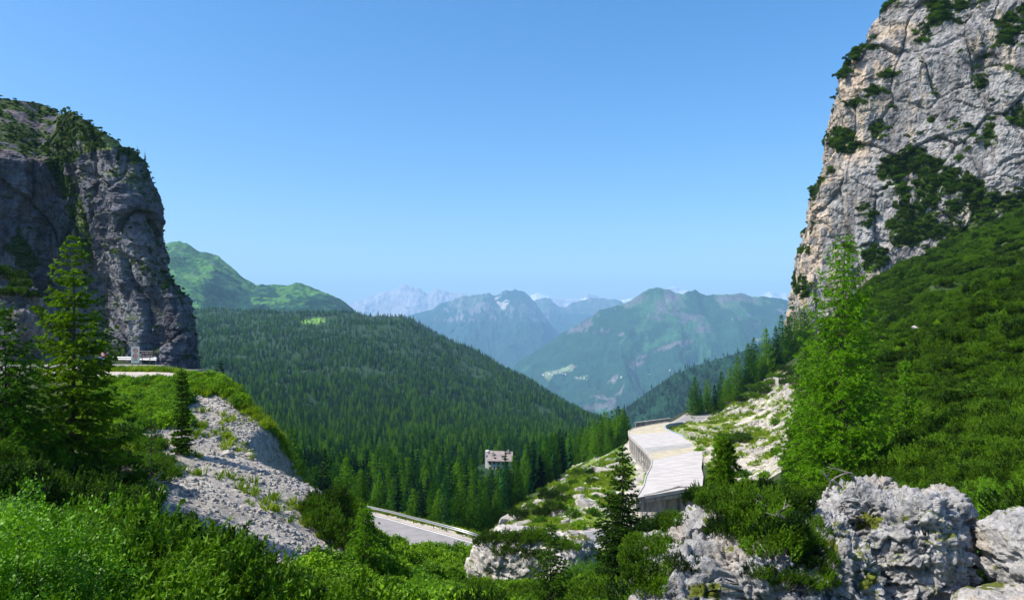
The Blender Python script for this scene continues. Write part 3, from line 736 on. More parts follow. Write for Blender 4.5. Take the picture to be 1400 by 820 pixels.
# ------------------------------------------------------------------ boulders
def boulder(name, lobes, origin, nu, nv, seed, amp, pw=3.0, mat='karst', base=(0.32, 0.315, 0.31), feat=1.0, colf=None):
    """closed rock: rays from an inner point out to a union of rounded blocks, then karst relief"""
    th = np.linspace(0, 2 * np.pi, nu, endpoint=False)[None]; ph = np.linspace(0.001, np.pi - 0.001, nv)[:, None]
    dx, dy, dz = np.sin(ph) * np.cos(th), np.sin(ph) * np.sin(th), np.cos(ph) + 0 * th
    lo = np.zeros(dx.shape); hi = np.full(dx.shape, 14.0 * feat)
    def f(r):
        x, y, z = origin[0] + dx * r, origin[1] + dy * r, origin[2] + dz * r
        v = np.full(dx.shape, 1e9)
        for c, R, rz in lobes:
            ca, sa = math.cos(rz), math.sin(rz); ax, ay = x - c[0], y - c[1]
            bx, by = ax * ca + ay * sa, -ax * sa + ay * ca
            v = np.minimum(v, (np.abs(bx / R[0]) ** pw + np.abs(by / R[1]) ** pw + np.abs((z - c[2]) / R[2]) ** pw) ** (1 / pw))
        return v
    for _ in range(22):
        m = (lo + hi) / 2; ins = f(m) < 1
        lo = np.where(ins, m, lo); hi = np.where(ins, hi, m)
    r = (lo + hi) / 2
    X, Y, Z = origin[0] + dx * r, origin[1] + dy * r, origin[2] + dz * r
    k = feat
    wx = fbm(X / (0.8*k), Y / (0.8*k), Z / (0.8*k), 3, seed) * 0.22 * k
    big = fbm(X / (1.6*k), Y / (1.6*k), Z / (1.6*k), 2, seed + 1) * 0.42
    crease = -np.clip(0.28 - np.abs(vn((X + wx) / (1.3*k), (Y + wx) / (1.3*k), (Z + wx) / (1.0*k), seed + 2)), 0, 1) * 2.2
    med = -0.12 + np.abs(vn((X + wx) / (0.45*k), (Y + wx) / (0.45*k), (Z - wx) / (0.5*k), seed + 3)) * 0.30
    bil = -0.1 + np.abs(vn((X + wx) / (0.2*k), (Y + wx) / (0.2*k), (Z - wx) / (0.2*k), seed + 4)) * 0.17 + np.abs(vn(X / (0.1*k), Y / (0.1*k), Z / (0.11*k), seed + 5)) * 0.12 - sst(0.2, 0.8, vn(X / (0.075*k), Y / (0.075*k), Z / (0.075*k), seed + 8)) * 0.07
    pit = -sst(0.25, 0.6, vn((X + wx) / (0.30*k), (Y + wx) / (0.30*k), Z / (0.26*k), seed + 6)) * 0.22 - sst(0.2, 0.6, vn((X + wx) / (0.13*k), (Y + wx) / (0.13*k), Z / (0.12*k), seed + 7)) * 0.09
    d = (big + crease * 0.5 + med + bil + pit) * amp
    pole = sst(0, 0.12, np.minimum(ph, np.pi - ph))
    d = (big * 0.9 + crease * 0.34) * amp * pole
    X, Y, Z = X + dx * d, Y + dy * d, Z + dz * d
    n0 = grid_normals(np.stack([X, Y, Z], -1)); n0 = n0 * np.sign((n0 * np.stack([dx, dy, dz], -1)).sum(-1).mean())
    rx = fbm(X / (0.5*k), Y / (0.5*k), Z / (0.5*k), 3, seed + 20) * 0.2 * k
    g1, g2, gc = worley((X + rx) / (0.40*k), (Y + rx) / (0.40*k), (Z - rx) / (0.26*k), seed + 71)
    e1, e2, ec = worley((X + rx * .5) / (0.13*k), (Y + rx * .5) / (0.13*k), (Z + rx * .5) / (0.10*k), seed + 72)
    rough = fbm(X / (0.3*k), Y / (0.3*k), Z / (0.3*k), 4, seed + 23, 0.62)
    pits = sst(0.12, 0.42, fbm((X + rx) / (0.22*k), (Y + rx) / (0.22*k), Z / (0.16*k), 3, seed + 24))
    d2 = (gc * 0.10 - (1 - sst(0, 0.10, g2 - g1)) * 0.10 * sst(-0.3, 0.3, rough) + ec * 0.030 - (1 - sst(0, 0.15, e2 - e1)) * 0.022 + rough * 0.17 - pits * 0.15) * amp * pole
    X, Y, Z = X + n0[..., 0] * d2, Y + n0[..., 1] * d2, Z + n0[..., 2] * d2
    P = np.stack([X, Y, Z], -1)
    n = grid_normals(P); n = n * np.sign((n * np.stack([dx, dy, dz], -1)).sum(-1).mean())
    a = fbm(X / (1.0*k), Y / (1.0*k), Z / (1.0*k), 3, seed + 9); b = fbm(X / (.25*k), Y / (.25*k), Z / (.25*k), 3, seed + 10)
    c = mixc(base, [(a > 0.2, tuple(v * 1.12 for v in base)), (b < -0.3, tuple(v * 0.72 for v in base)), ((a < -0.25), (base[0] * 1.0, base[1] * 0.93, base[2] * 0.84)),
                    ((n[..., 2] > 0.55) & (a + b * 0.6 > 0.34), (0.10, 0.12, 0.025))])
    if colf is not None: c = colf(c, X, Y, Z, a, b)
    fs = grid_faces(nv, nu, wrap=True)
    me = mesh_np(name, P.reshape(-1, 3), fs, MT[mat], c.reshape(-1, 3), smooth=True)
    return link(name, me), P, n

def moss_col(c, X, Y, Z, a, b):
    cp = X / Y * F + 700; rp = HOR - Z / Y * F; m = np.zeros(cp.shape, bool)
    for q in ([(1165,705),(1185,698),(1210,706),(1200,722),(1170,722)], [(1125,740),(1145,738),(1148,756),(1130,760)], [(1170,780),(1198,786),(1200,800),(1175,806)], [(985,745),(1000,742),(1002,752),(988,754)], [(1020,750),(1032,748),(1030,758)], [(940,800),(985,796),(985,818),(945,818)], [(1230,706),(1245,704),(1240,714)], [(1205,664),(1215,662),(1214,668)]):
        m |= inpoly(cp + b * 9, rp + a * 9, q)
    c[m & (b > -0.4)] = (0.10, 0.12, 0.015)
    return c
bd, BD_P, BD_N = boulder('boulder', [(W(1222, 800, 14.6), (1.42, 1.35, 2.0), 0.72), (W(1040, 850, 14.2), (2.1, 1.9, 2.05), -0.1), (W(930, 900, 13.4), (0.9, 1.5, 2.1), 0)],
        W(1140, 850, 14.4), 760, 420, 5, 1.0, 3.8, colf=moss_col)
tag(bd, 'huge pitted grey limestone boulder in the right foreground, tallest at its rounded right end', 'boulder')
b2, B2_P, _ = boulder('boulder', [(W(1448, 765, 13.2), (0.95, 1.2, 0.72), 0.3)], W(1448, 765, 13.2), 300, 150, 15, 0.55, 3.0, base=(0.33, 0.325, 0.32))
tag(b2, 'rounded grey rock cut off by the right edge of the picture, beyond the huge boulder', 'boulder')
b3, _, _ = boulder('rock_slab', [(W(1440, 872, 11.9), (1.1, 1.3, 0.55), 0.2)], W(1440, 872, 11.9), 240, 110, 25, 0.45, 4.0, base=(0.36, 0.345, 0.33))
tag(b3, 'low pale flat rock slab in the bottom right corner, right of the huge boulder', 'rock')
b4, B4_P, B4_N = boulder('boulder', [(W(728, 790, 51), (4.0, 3.2, 3.0), -0.42), (W(800, 800, 52), (1.6, 2.2, 1.5), 0)], W(735, 790, 51), 420, 220, 35, 1.0, 7.0, feat=2.2, base=(0.44, 0.42, 0.40))
tag(b4, 'blocky rock with straight grey face and shrubs on top, below the lower road bend', 'boulder')
b5, B5_P, B5_N = boulder('rock_outcrop', [(W(-20, 455, 82), (6.2, 6, 6.0), 0.2), (W(35, 480, 80), (1.9, 4, 4.6), 0.1)], W(0, 465, 81), 300, 200, 45, 2.0, 3.0, feat=3.0, mat='cliff', base=(0.22, 0.21, 0.20))
tag(b5, 'dark shaded rock outcrop topped with shrubs behind the left larch, at the left picture edge', 'rock')

# ------------------------------------------------------------------ foliage generators (numpy triangle soups)
def tri_fan_needles(base, dirs, length, width, rng):
    """one thin triangle per row of base/dirs"""
    n = len(base)
    r = rng.normal(size=(n, 3)); side = np.cross(dirs, r); side /= np.linalg.norm(side, axis=1, keepdims=True) + 1e-9
    L = (length * rng.uniform(0.7, 1.25, n))[:, None]; Wd = (width * rng.uniform(0.7, 1.3, n))[:, None]
    V = np.stack([base - side * Wd / 2, base + side * Wd / 2, base + dirs * L], 1).reshape(-1, 3)
    return V

def soup(name, Vs, mat):
    V = np.concatenate(Vs); return mesh_np(name, V, np.arange(len(V)).reshape(-1, 3), mat)

def conifer(H, R, kind, rng, whorls=28, nb=7, npt=7, per=3, nl=0.10, nw=0.028, bare=0.05, expo=0.8, gap=0.0):
    """returns crown mesh, branch MB, trunk MB"""
    Vn = []; br = MB(); tr = MB()
    k = 10
    lean = rng.uniform(-0.02, 0.02, 2) * H
    axis = lambda t: np.array([lean[0] * t + 0.01 * H * math.sin(3 * t), lean[1] * t, H * t])
    tr.tube([axis(i / k) for i in range(k + 1)], [max(0.012 * H * (1 - i / k) ** 0.9, 0.004 * H * 0.3) for i in range(k + 1)], 8)
    for w in range(whorls):
        t = bare + (1 - bare) * (w + rng.uniform(-.3, .3)) / whorls
        t = min(max(t, bare), 0.985)
        a0 = rng.uniform(0, 6.28)
        nbw = max(3, int(nb * (1 - 0.45 * t)))
        for b in range(nbw):
            if rng.random() < gap: continue
            a = a0 + 6.283 * b / nbw + rng.uniform(-.35, .35)
            L = R * ((1 - t) ** expo) * rng.uniform(0.62, 1.12) + 0.03 * R
            if kind == 'larch': L *= 1 - 0.25 * math.exp(-t * 9)
            p0 = axis(t)
            out = np.array([math.cos(a), math.sin(a), 0])
            up0 = {'spruce': 0.25 - 0.6 * (1 - t), 'larch': 0.25 - 0.35 * (1 - t)}[kind] + rng.uniform(-.1, .1)
            sag = {'spruce': -0.05, 'larch': -0.22}[kind]; tipup = {'spruce': 0.22, 'larch': 0.28}[kind]
            def bp(s): return p0 + out * L * s + np.array([0, 0, 1]) * L * (up0 * s + sag * math.sin(3.14 * s) + tipup * s ** 3)
            if L > 0.05 * H * 0.5:
                br.tube([bp(0), bp(0.35), bp(0.7), bp(0.97)], [0.0035 * H * (1 - t) + 0.006, 0.0025 * H * (1 - t) + 0.005, 0.005, 0.002], 3, cap=False)
            nt = max(3, int(L / (0.125 if kind == 'spruce' else 0.16)))
            side = np.array([-out[1], out[0], 0])
            for q in range(nt):
                s = 0.12 + 0.88 * (q + rng.random() * 0.6) / nt
                base = bp(min(s, 1))
                sg = 1 if q % 2 else -1
                tl = L * (0.12 + 0.42 * (1 - s)) * rng.uniform(.6, 1.15) * math.sin(min(1, s * 2.2) * 1.57)
                tl = max(tl, 0.08)
                d = out * rng.uniform(.5, .9) + side * sg * rng.uniform(.5, 1.0) + np.array([0, 0, rng.uniform(-.25, .08) if kind == 'spruce' else rng.uniform(-.55, .15)])
                d /= np.linalg.norm(d)
                m = max(2, int(npt * tl / (0.35 * R) + 1.5))
                ss = (np.arange(m) + rng.random(m)) / m
                pts = base[None] + d[None] * (ss * tl)[:, None] - np.array([0, 0, 1])[None] * (0.15 * tl * ss ** 2)[:, None]
                pts = np.repeat(pts, per, 0)
                dd = d[None] * 0.7 + rng.normal(size=(len(pts), 3)) * 0.6 + np.array([0, 0, 0.12])
                dd /= np.linalg.norm(dd, axis=1, keepdims=True)
                Vn.append(tri_fan_needles(pts, dd, nl, nw, rng))
    # leader
    pts = np.repeat(np.array([axis(u) for u in np.linspace(0.9, 1.0, 14)]), 3, 0)
    dd = rng.normal(size=(len(pts), 3)) * 0.6 + np.array([0, 0, 0.9]); dd /= np.linalg.norm(dd, axis=1, keepdims=True)
    Vn.append(tri_fan_needles(pts, dd, nl, nw, rng))
    return Vn, br, tr

def make_tree(name, H, R, kind, seed, label, cat='tree', group=None, loc=(0, 0, 0), rz=0, mat=None, **kw):
    rng = np.random.default_rng(seed)
    Vn, br, tr = conifer(H, R, kind, rng, **kw)
    root = empty(name, loc, rz); tag(root, label, cat, group)
    link('crown', soup('crown', Vn, MT[mat or ('mugo' if name == 'pine_sapling' else kind)]), root)
    if br.v: tag(br.build('branches', MT['bark'], root), kind='stuff')
    tr.build('trunk', MT['bark'], root, smooth=True)
    return root

def mugo_bush(rng, R=1.0, H=0.9, shoots=680, per=32, nl=0.055, nw=0.026, sl=0.10):
    """bushy dwarf pine: upright bottlebrush shoots on curved limbs"""
    V = []; st = MB()
    n = shoots
    a = rng.uniform(0, 6.283, n); rr = np.sqrt(rng.random(n)) * R * (0.85 + 0.3 * vn(np.cos(a) * 1.7, np.sin(a) * 1.7, 0, int(rng.integers(999))))
    zt = H * (0.45 + 0.55 * np.sqrt(np.clip(1 - (rr / (R * 1.15)) ** 2, 0, 1))) * rng.uniform(0.55, 1.12, n)
    zt *= 0.8 + 0.35 * vn(np.cos(a) * rr / R * 2.5, np.sin(a) * rr / R * 2.5, 3, int(rng.integers(999)))
    tip = np.stack([np.cos(a) * rr, np.sin(a) * rr, zt], 1)
    d = np.stack([np.cos(a) * rr / R * 0.75, np.sin(a) * rr / R * 0.75, np.ones(n)], 1) + rng.normal(size=(n, 3)) * 0.28
    d /= np.linalg.norm(d, axis=1, keepdims=True)
    for i in range(n):
        L = sl * rng.uniform(.7, 1.6)
        s = np.linspace(-0.9, 1, per)
        pts = tip[i][None] + d[i][None] * (s * L)[:, None]
        dd = d[i][None] * 0.7 + rng.normal(size=(per, 3)) * 0.55
        dd /= np.linalg.norm(dd, axis=1, keepdims=True)
        V.append(tri_fan_needles(pts, dd, nl, nw, rng))
    for i in range(0, n, max(1, n // 34)):
        b = tip[i] * np.array([0.25, 0.25, 0.02]); m = (b + tip[i]) / 2 + np.array([0, 0, -0.12 * H]) + (tip[i] - b) * 0.1
        st.tube([b, m, tip[i]], [0.022, 0.016, 0.007], 4, cap=False)
    return V, st

def leafy_bush(rng, R=1.1, H=1.3, twigs=520, per=46, ll=0.036, lw=0.011, upright=0.5):
    V = []; st = MB()
    a = rng.uniform(0, 6.283, twigs); u = rng.uniform(0.0, 1.0, twigs); rad = (0.55 + 0.45 * rng.random(twigs) ** 0.5)
    rad = rad * (0.9 + 0.28 * vn(np.cos(a) * 3.1, np.sin(a) * 3.1, u * 4, 77)); z = u * H * rad; rr = R * np.sqrt(np.clip(1 - u ** 2, 0, 1)) * rad * (0.9 + 0.35 * vn(np.cos(a)*2, np.sin(a)*2, u * 3, int(rng.integers(999))))
    tip = np.stack([np.cos(a) * rr, np.sin(a) * rr, z + 0.1], 1)
    for i in range(twigs):
        d = np.array([math.cos(a[i]) * 0.7 * rr[i] / R, math.sin(a[i]) * 0.7 * rr[i] / R, upright + 0.5]) + rng.normal(size=3) * 0.25; d /= np.linalg.norm(d)
        L = rng.uniform(0.12, 0.3); s = rng.random(per)
        p = tip[i] + d * (s * L)[:, None] + rng.normal(size=(per, 3)) * 0.035
        ld = d[None] * 0.5 + rng.normal(size=(per, 3)) * 0.6; ld[:, 2] += 0.1; ld /= np.linalg.norm(ld, axis=1, keepdims=True)
        sd = np.cross(ld, rng.normal(size=(per, 3)) * 0.5 + np.array([0, 0, 1.0])); sd /= np.linalg.norm(sd, axis=1, keepdims=True) + 1e-9
        l = (ll * rng.uniform(.6, 1.25, per))[:, None]; w = (lw * rng.uniform(.7, 1.2, per))[:, None]
        mid = p + ld * l * 0.45; tp = p + ld * l
        V.append(np.stack([p, mid - sd * w, tp, p, tp, mid + sd * w], 1).reshape(-1, 3))
        if i % 9 == 0: st.tube([(tip[i][0]*.15, tip[i][1]*.15, 0), tip[i]*np.array([.7, .7, .55]), tip[i] + d * L], [0.014, 0.009, 0.003], 3, cap=False)
    return V, st

def make_bush(name, V, st, mat, label, group, cat='shrub', wood='bark'):
    root = empty(name, (0, 0, 0)); tag(root, label, cat, group)
    link('foliage', soup('foliage', V, MT[mat]), root)
    tag(st.build('stems', MT[wood], root), kind='stuff')
    return root

def scatter(name, pts, scl, rot, idx, templates, label=None, kind='stuff'):
    """one object of kind stuff: instances of the templates' meshes on points"""
    me = bpy.data.meshes.new(name); n = len(pts)
    me.vertices.add(n); me.vertices.foreach_set('co', np.asarray(pts, np.float32).ravel())
    for nm, typ, arr, key in (('sc', 'FLOAT_VECTOR', scl, 'vector'), ('ro', 'FLOAT_VECTOR', rot, 'vector'), ('ix', 'INT', idx, 'value')):
        at = me.attributes.new(nm, typ, 'POINT')
        at.data.foreach_set(key, np.asarray(arr, np.int32 if typ == 'INT' else np.float32).ravel())
    o = link(name, me); tag(o, label, kind=kind)
    ng = bpy.data.node_groups.new(name, 'GeometryNodeTree')
    ng.interface.new_socket('Geometry', in_out='INPUT', socket_type='NodeSocketGeometry')
    ng.interface.new_socket('Geometry', in_out='OUTPUT', socket_type='NodeSocketGeometry')
    N, L = ng.nodes, ng.links
    gi, go = N.new('NodeGroupInput'), N.new('NodeGroupOutput')
    iop = N.new('GeometryNodeInstanceOnPoints'); jn = N.new('GeometryNodeJoinGeometry')
    for t in templates:
        oi = N.new('GeometryNodeObjectInfo'); oi.inputs['Object'].default_value = t; oi.transform_space = 'ORIGINAL'
        g2 = N.new('GeometryNodeGeometryToInstance'); L.new(oi.outputs['Geometry'], g2.inputs[0]); L.new(g2.outputs[0], jn.inputs[0])
    def na(nm, dt):
        a = N.new('GeometryNodeInputNamedAttribute'); a.data_type = dt; a.inputs['Name'].default_value = nm
        return a.outputs['Attribute']
    L.new(gi.outputs[0], iop.inputs['Points']); L.new(jn.outputs[0], iop.inputs['Instance'])
    iop.inputs['Pick Instance'].default_value = True
    L.new(na('ix', 'INT'), iop.inputs['Instance Index']); L.new(na('sc', 'FLOAT_VECTOR'), iop.inputs['Scale'])
    e2r = N.new('FunctionNodeEulerToRotation'); L.new(na('ro', 'FLOAT_VECTOR'), e2r.inputs[0]); L.new(e2r.outputs[0], iop.inputs['Rotation'])
    L.new(iop.outputs[0], go.inputs[0])
    md = o.modifiers.new('scatter', 'NODES'); md.node_group = ng
    return o

def rots(n, tilt=0.1, rng=RNG):
    return np.stack([rng.normal(0, tilt, n), rng.normal(0, tilt, n), rng.uniform(0, 6.283, n)], 1)

# ------------------------------------------------------------------ forest
def ftree(seed, H=13.0, R=2.3, levels=13, nb=9):
    """compact conifer for the forest: layered sprays of small triangles"""
    rng = np.random.default_rng(seed); V = []
    for i in range(levels):
        t = 0.06 + 0.92 * i / (levels - 1)
        r = R * (1 - t) ** 0.75 + 0.12
        for b in range(max(5, int(nb * (1.15 - 0.6 * t)))):
            a = rng.uniform(0, 6.283); L = r * rng.uniform(.6, 1.15)
            o = np.array([math.cos(a), math.sin(a), 0]); s = np.array([-o[1], o[0], 0])
            p = np.array([0, 0, H * t]) ; drop = -0.28 * L - rng.uniform(0, .2)
            tipp = p + o * L + np.array([0, 0, drop]); w = L * rng.uniform(.28, .42)
            m = p + o * L * 0.55 + np.array([0, 0, drop * 0.25])
            V.append(np.array([p, m - s * w, tipp + np.array([0, 0, -.1]), p, tipp, m + s * w]))
            m2 = p + o * L * 0.3 + np.array([0, 0, drop * 1.4]); V.append(np.array([p, m2 - s * w * .6, m2 + s * w * .6]))
    V.append(np.array([[-.12, 0, H * .93], [.12, 0, H * .93], [0, 0, H * 1.04]])); V.append(np.array([[0, -.12, H * .93], [0, .12, H * .93], [0, 0, H * 1.04]]))
    return V
TRUNK = MB().tube([(0, 0, -0.5), (0, 0, 6), (0, 0, 12)], [0.2, 0.13, 0.04], 5)

def shown(x, y, ztop, margin):
    """is a point above everything nearer in its column of the survey (with a margin in pixels)?"""
    px = x / y * F + 700; j = np.clip(np.searchsorted(PX, px) - 1, 0, len(PX) - 1)
    i = np.clip(np.searchsorted(DR, y * 0.97) - 1, 0, len(DR) - 1)
    return (HOR - ztop / y * F) < HOR_MIN[i, j] + margin
HOR_MIN = np.minimum.accumulate(PYF, axis=0)

n = 100000
Dv = np.exp(RNG.uniform(math.log(106), math.log(2120), n)) ; pxv = RNG.uniform(150, 905, n)
# even density on the ground near, thinning far
acc = RNG.random(n) < np.clip((Dv / 700) ** 1.0, 0.11, 1.0)
Dv, pxv = Dv[acc], pxv[acc]
xv = (pxv - 700) / F * Dv; zv = ghv(xv, Dv); pyv = HOR - zv / Dv * F
hv = np.clip(np.random.default_rng(3).normal(0.98, 0.30, len(Dv)), 0.35, 1.55) * np.interp(Dv, [106, 200, 450, 900, 2000], [0.72, 0.85, 0.85, 0.74, 0.7])
hv = np.where((Dv < 300) & (pxv > 700), np.minimum(hv, 0.9), hv)
HH = 13.0 * hv
okf = rmask(pxv, pyv, Dv, 'forest') & shown(xv, Dv, zv + HH, 6 + 400 / Dv)
dlv, _ = dist_path(xv, Dv, ROAD_LOW)
okf &= (dlv > 9)
hx, hy = W(684, 0, 402).x, 402.0
okf &= ~((np.abs(xv - hx) < 9.5) & (np.abs(Dv - hy) < 8)) & ~((np.abs(xv / Dv * F + 700 - 684) < 34) & (Dv > 150) & (Dv < 402) & (HOR - (zv + HH) / Dv * F < np.where(np.abs(xv / Dv * F + 700 - 687) < 7, 632, 645)))
okf &= ~(inpoly(pxv, pyv, [(408,440),(425,433),(445,436),(445,443),(420,446)]) & (Dv > 1100) & (RNG.random(len(Dv)) < 0.75))
okf &= (fbm(xv / 25, Dv / 25, 0, 2, 91) + 0.62 > RNG.random(len(Dv)) * 0.5)
idx_all = np.nonzero(okf)[0]
idx_all = idx_all[np.argsort(Dv[idx_all])]
# keep a spacing between near neighbours
cell = {}; keepi = []
for i in idx_all:
    sp = 3.0 if Dv[i] < 600 else 0.0
    if sp:
        k_ = (int(xv[i] // sp), int(Dv[i] // sp))
        if k_ in cell: continue
        cell[k_] = 1
    keepi.append(i)
idx_all = np.array(keepi)
print('forest trees', len(idx_all))

FM = [soup('crown', ftree(900 + k, 13.0, (2.0, 2.5, 2.2, 1.8)[k], (22, 24, 20, 18)[k], (12, 13, 11, 10)[k]), MT['forest']) for k in range(4)]
MTl = MT['larchfar'] = M_leaf('far_larch_needles', (0.025, 0.095, 0.004), (0.11, 0.25, 0.010), 0.35, 0.2, gloss=0.05, vary=0.5)
FL = [soup('crown', ftree(950 + k, 13.0, (2.3, 2.6)[k], 24, 13), MTl) for k in range(2)]
def rich(seed, R_, kind, nl=0.42, nw=0.16):
    Vn, br_, tr_ = conifer(13.0, R_, kind, np.random.default_rng(seed), whorls=30, nb=9, npt=5, per=2, nl=nl, nw=nw, bare=0.05, expo=0.7)
    return Vn
def thin(Vn, keep, seed):
    V = np.concatenate(Vn).reshape(-1, 3, 3); r_ = np.random.default_rng(seed); return [V[r_.random(len(V)) < keep].reshape(-1, 3)]
FL = [soup('crown', thin(rich(970, 2.9, 'larch'), 0.45, 1), MTl), soup('crown', thin(rich(971, 3.4, 'larch'), 0.45, 2), MTl)]
FM[1] = soup('crown', thin(rich(972, 2.4, 'spruce', 0.36, 0.15), 0.45, 3), MT['forest'])
trunk_me = bpy.data.meshes.new('trunk'); trunk_me.from_pydata(TRUNK.v, [], TRUNK.f); trunk_me.materials.append(MT['bark'])
NIND = 272
protoT = {}
forest_crowns = []
def forest_tree(x, y, z, s, kidx, label, group, name='conifer'):
    me = (FM + FL)[kidx]
    r = empty(name, (x, y, z), random.uniform(0, 6.28), (s, s, s)); tag(r, label, 'tree', group)
    c = link('crown', me, r); link('trunk', trunk_me, r)
    protoT.setdefault(kidx, c)
    return r
for i in idx_all[:NIND]:
    px_ = pxv[i]
    kk = int(RNG.integers(0, 6)); kk = kk if Dv[i] > 260 else (4 + kk % 2 if kk > 1 else kk)
    if px_ > 745: lab, grp = 'slender bright green conifer in the grove left of the gallery roof', 'conifers left of the gallery'
    elif px_ > 500: lab, grp = 'mid green conifer at the front of the forest behind the lower guardrail', 'conifers behind the lower guardrail'
    else: lab, grp = 'mid green conifer at the forest edge showing past the gravel spur', 'conifers beyond the gravel spur'
    forest_tree(xv[i], Dv[i], zv[i], float(hv[i]) * (0.85 if kk > 3 else 1.0), kk, lab, grp)
for k in range(6):
    if k not in protoT: forest_tree(-40, 200, gh(-40, 200), 1.0, k, 'mid green conifer at the front of the forest behind the lower guardrail', 'conifers behind the lower guardrail')
# line of trees on the shoulder right of the gallery
crest_line = [(948,555,213,12),(956,548,216,8),(966,545,218,11),(975,540,222,9),(984,533,226,13),(990,538,220,10),(1000,512,228,14),(1008,508,226,15),(1014,505,232,10),(1022,503,228,15),(1030,505,236,16),(1040,498,232,9),(1046,490,234,17),(1054,497,238,10),(1062,485,236,15),(1070,480,240,17),(1078,476,234,14),(1086,470,240,17),(1094,468,236,15),(1101,462,232,14),(1108,458,240,12)]
for px_, b_, d_, h_ in crest_line:
    p = on(px_ + random.uniform(-2, 2), d_); kk = random.choice([4, 5, 4, 5, 1])
    forest_tree(p.x, p.y, p.z - .3, h_ / 13 * 0.98, kk, 'green larch in the row of trees climbing the shoulder right of the gallery', 'larches right of the gallery', 'larch_tree')
rest = idx_all[NIND:]
scatter('distant_forest', np.stack([xv[rest], Dv[rest], zv[rest]], 1), np.repeat(hv[rest][:, None], 3, 1) * np.array([1.0, 1.0, 1.0]), rots(len(rest), 0.02),
        np.where(Dv[rest] < 480, RNG.integers(0, 6, len(rest)), np.where(RNG.random(len(rest)) < 0.10 + 0.25 * (fbm(xv[rest] / 60, Dv[rest] / 60, 0, 2, 44) > 0.2), 5, RNG.integers(0, 4, len(rest)))), [protoT[k] for k in (0, 1, 2, 3, 4, 5)], 'dense dark green conifer forest covering the wide hill across the valley')
rgv = random.Random(21)
for px_, d_, h_ in [(771,232,10),(778,226,12),(784,238,11),(790,222,12),(796,234,13),(801,220,11),(806,240,13),(811,226,13),(816,236,12),(821,220,13),(826,232,14),(831,224,13),(836,236,14),(840,222,13),(845,230,14),(849,240,13),(853,226,12),(765,240,9),(760,228,9),(787,214,9),(812,212,9),(832,212,10),(775,214,8),(846,214,10)]:
    p = on(px_ + rgv.uniform(-1.5, 1.5), d_); kk = rgv.choice([4, 5, 1, 5, 4])
    forest_tree(p.x, p.y, p.z - .3, h_ / 13, kk, 'slender bright green conifer in the grove left of the gallery roof', 'conifers left of the gallery')
# trees of the wooded spur
P_ = SPUR_P.reshape(-1, 3); nn = 5200
ii = RNG.integers(0, len(P_), nn * 3); q = P_[ii] + np.stack([RNG.normal(0, 9, len(ii)), RNG.normal(0, 9, len(ii)), np.zeros(len(ii))], 1)
cp = q[:, 0] / q[:, 1] * F + 700; rp = HOR - q[:, 2] / q[:, 1] * F
m = (cp > 820) & (cp < 1100) & (rp < 610) & (q[:, 1] < 2560) & (fbm(q[:, 0] / 60, q[:, 1] / 60, 0, 2, 6) < 0.32)
q = q[m][:nn]; s = RNG.uniform(0.9, 1.7, len(q))
scatter('distant_forest', q, np.repeat(s[:, None], 3, 1), rots(len(q), 0.02), RNG.integers(0, 4, len(q)), [protoT[k] for k in (0, 1, 2, 3)], 'dark conifer forest on the spur that drops left behind the gallery')

# ------------------------------------------------------------------ single trees
def planted(name, px, top, D, R, kind, seed, label, group=None, dz=0, **kw):
    g = on(px, D); H = (HOR - top) / F * D - g.z
    return make_tree(name, H, R, kind, seed, label, 'tree', group, (g.x, g.y, g.z + dz), random.uniform(0, 6), **kw)
planted('spruce_tree', 96, 318, 27, 2.35, 'spruce', 1, 'tall open spruce with bright tips standing in front of the upper road at left', whorls=36, nb=9, npt=14, per=6, nl=0.10, nw=0.05, bare=0.02, expo=0.7)
planted('larch_tree', 8, 415, 24, 1.9, 'larch', 2, 'bright green larch cut by the left picture edge beside the tall spruce', whorls=32, nb=9, npt=13, per=6, nl=0.10, nw=0.04, expo=0.65)
planted('larch_tree', 1150, 317, 34, 2.65, 'larch', 3, 'large feathery bright green larch in front of the right cliff, behind the huge boulder', whorls=48, nb=10, npt=12, per=5, nl=0.14, nw=0.042, bare=0.02, expo=0.52, gap=0.12)
planted('spruce_tree', 848, 608, 34, 1.8, 'spruce', 4, 'narrow dark spruce standing left of the concrete gallery wall', mat='darkspruce', whorls=32, nb=9, npt=16, per=6, nl=0.10, nw=0.05, expo=0.72)
planted('spruce_tree', 754, 712, 27, 1.15, 'spruce', 5, 'small dark spruce in front of the blocky rock with the straight face', mat='darkspruce', whorls=24, nb=7, npt=12, per=6, nl=0.085, nw=0.04, expo=0.7)
planted('pine_sapling', 248, 504, 38, 0.55, 'spruce', 6, 'short dark upright pine sapling against the grassy corner of the gravel lay-by', whorls=26, nb=9, npt=9, per=6, nl=0.10, nw=0.05, expo=0.35)
planted('larch_tree', 500, 690, 31, 1.05, 'larch', 7, 'small round light green larch left of the lower road, beside the dark bushes', whorls=22, nb=9, npt=10, per=6, nl=0.09, nw=0.035, expo=0.55)
planted('larch_tree', 1238, 490, 40, 1.2, 'larch', 8, 'thin green larch standing just right of the large feathery larch', whorls=28, nb=8, npt=10, per=5, nl=0.14, nw=0.05, expo=0.7, gap=0.1)
planted('larch_tree', 1100, 470, 37, 1.6, 'larch', 9, 'lower larch leaning out left of the large feathery larch above the pale slope', whorls=26, nb=9, npt=10, per=6, nl=0.14, nw=0.05, expo=0.6)
pp = W(990, 655, 15.6)
make_tree('pine_sapling', 0.95, 0.36, 'spruce', 12, 'small dark pine sapling rising above the shrubs between gallery roof and big larch', 'tree', None, (pp.x, pp.y, pp.z - 0.05), whorls=15, nb=9, npt=10, per=8, nl=0.07, nw=0.022, expo=0.45)
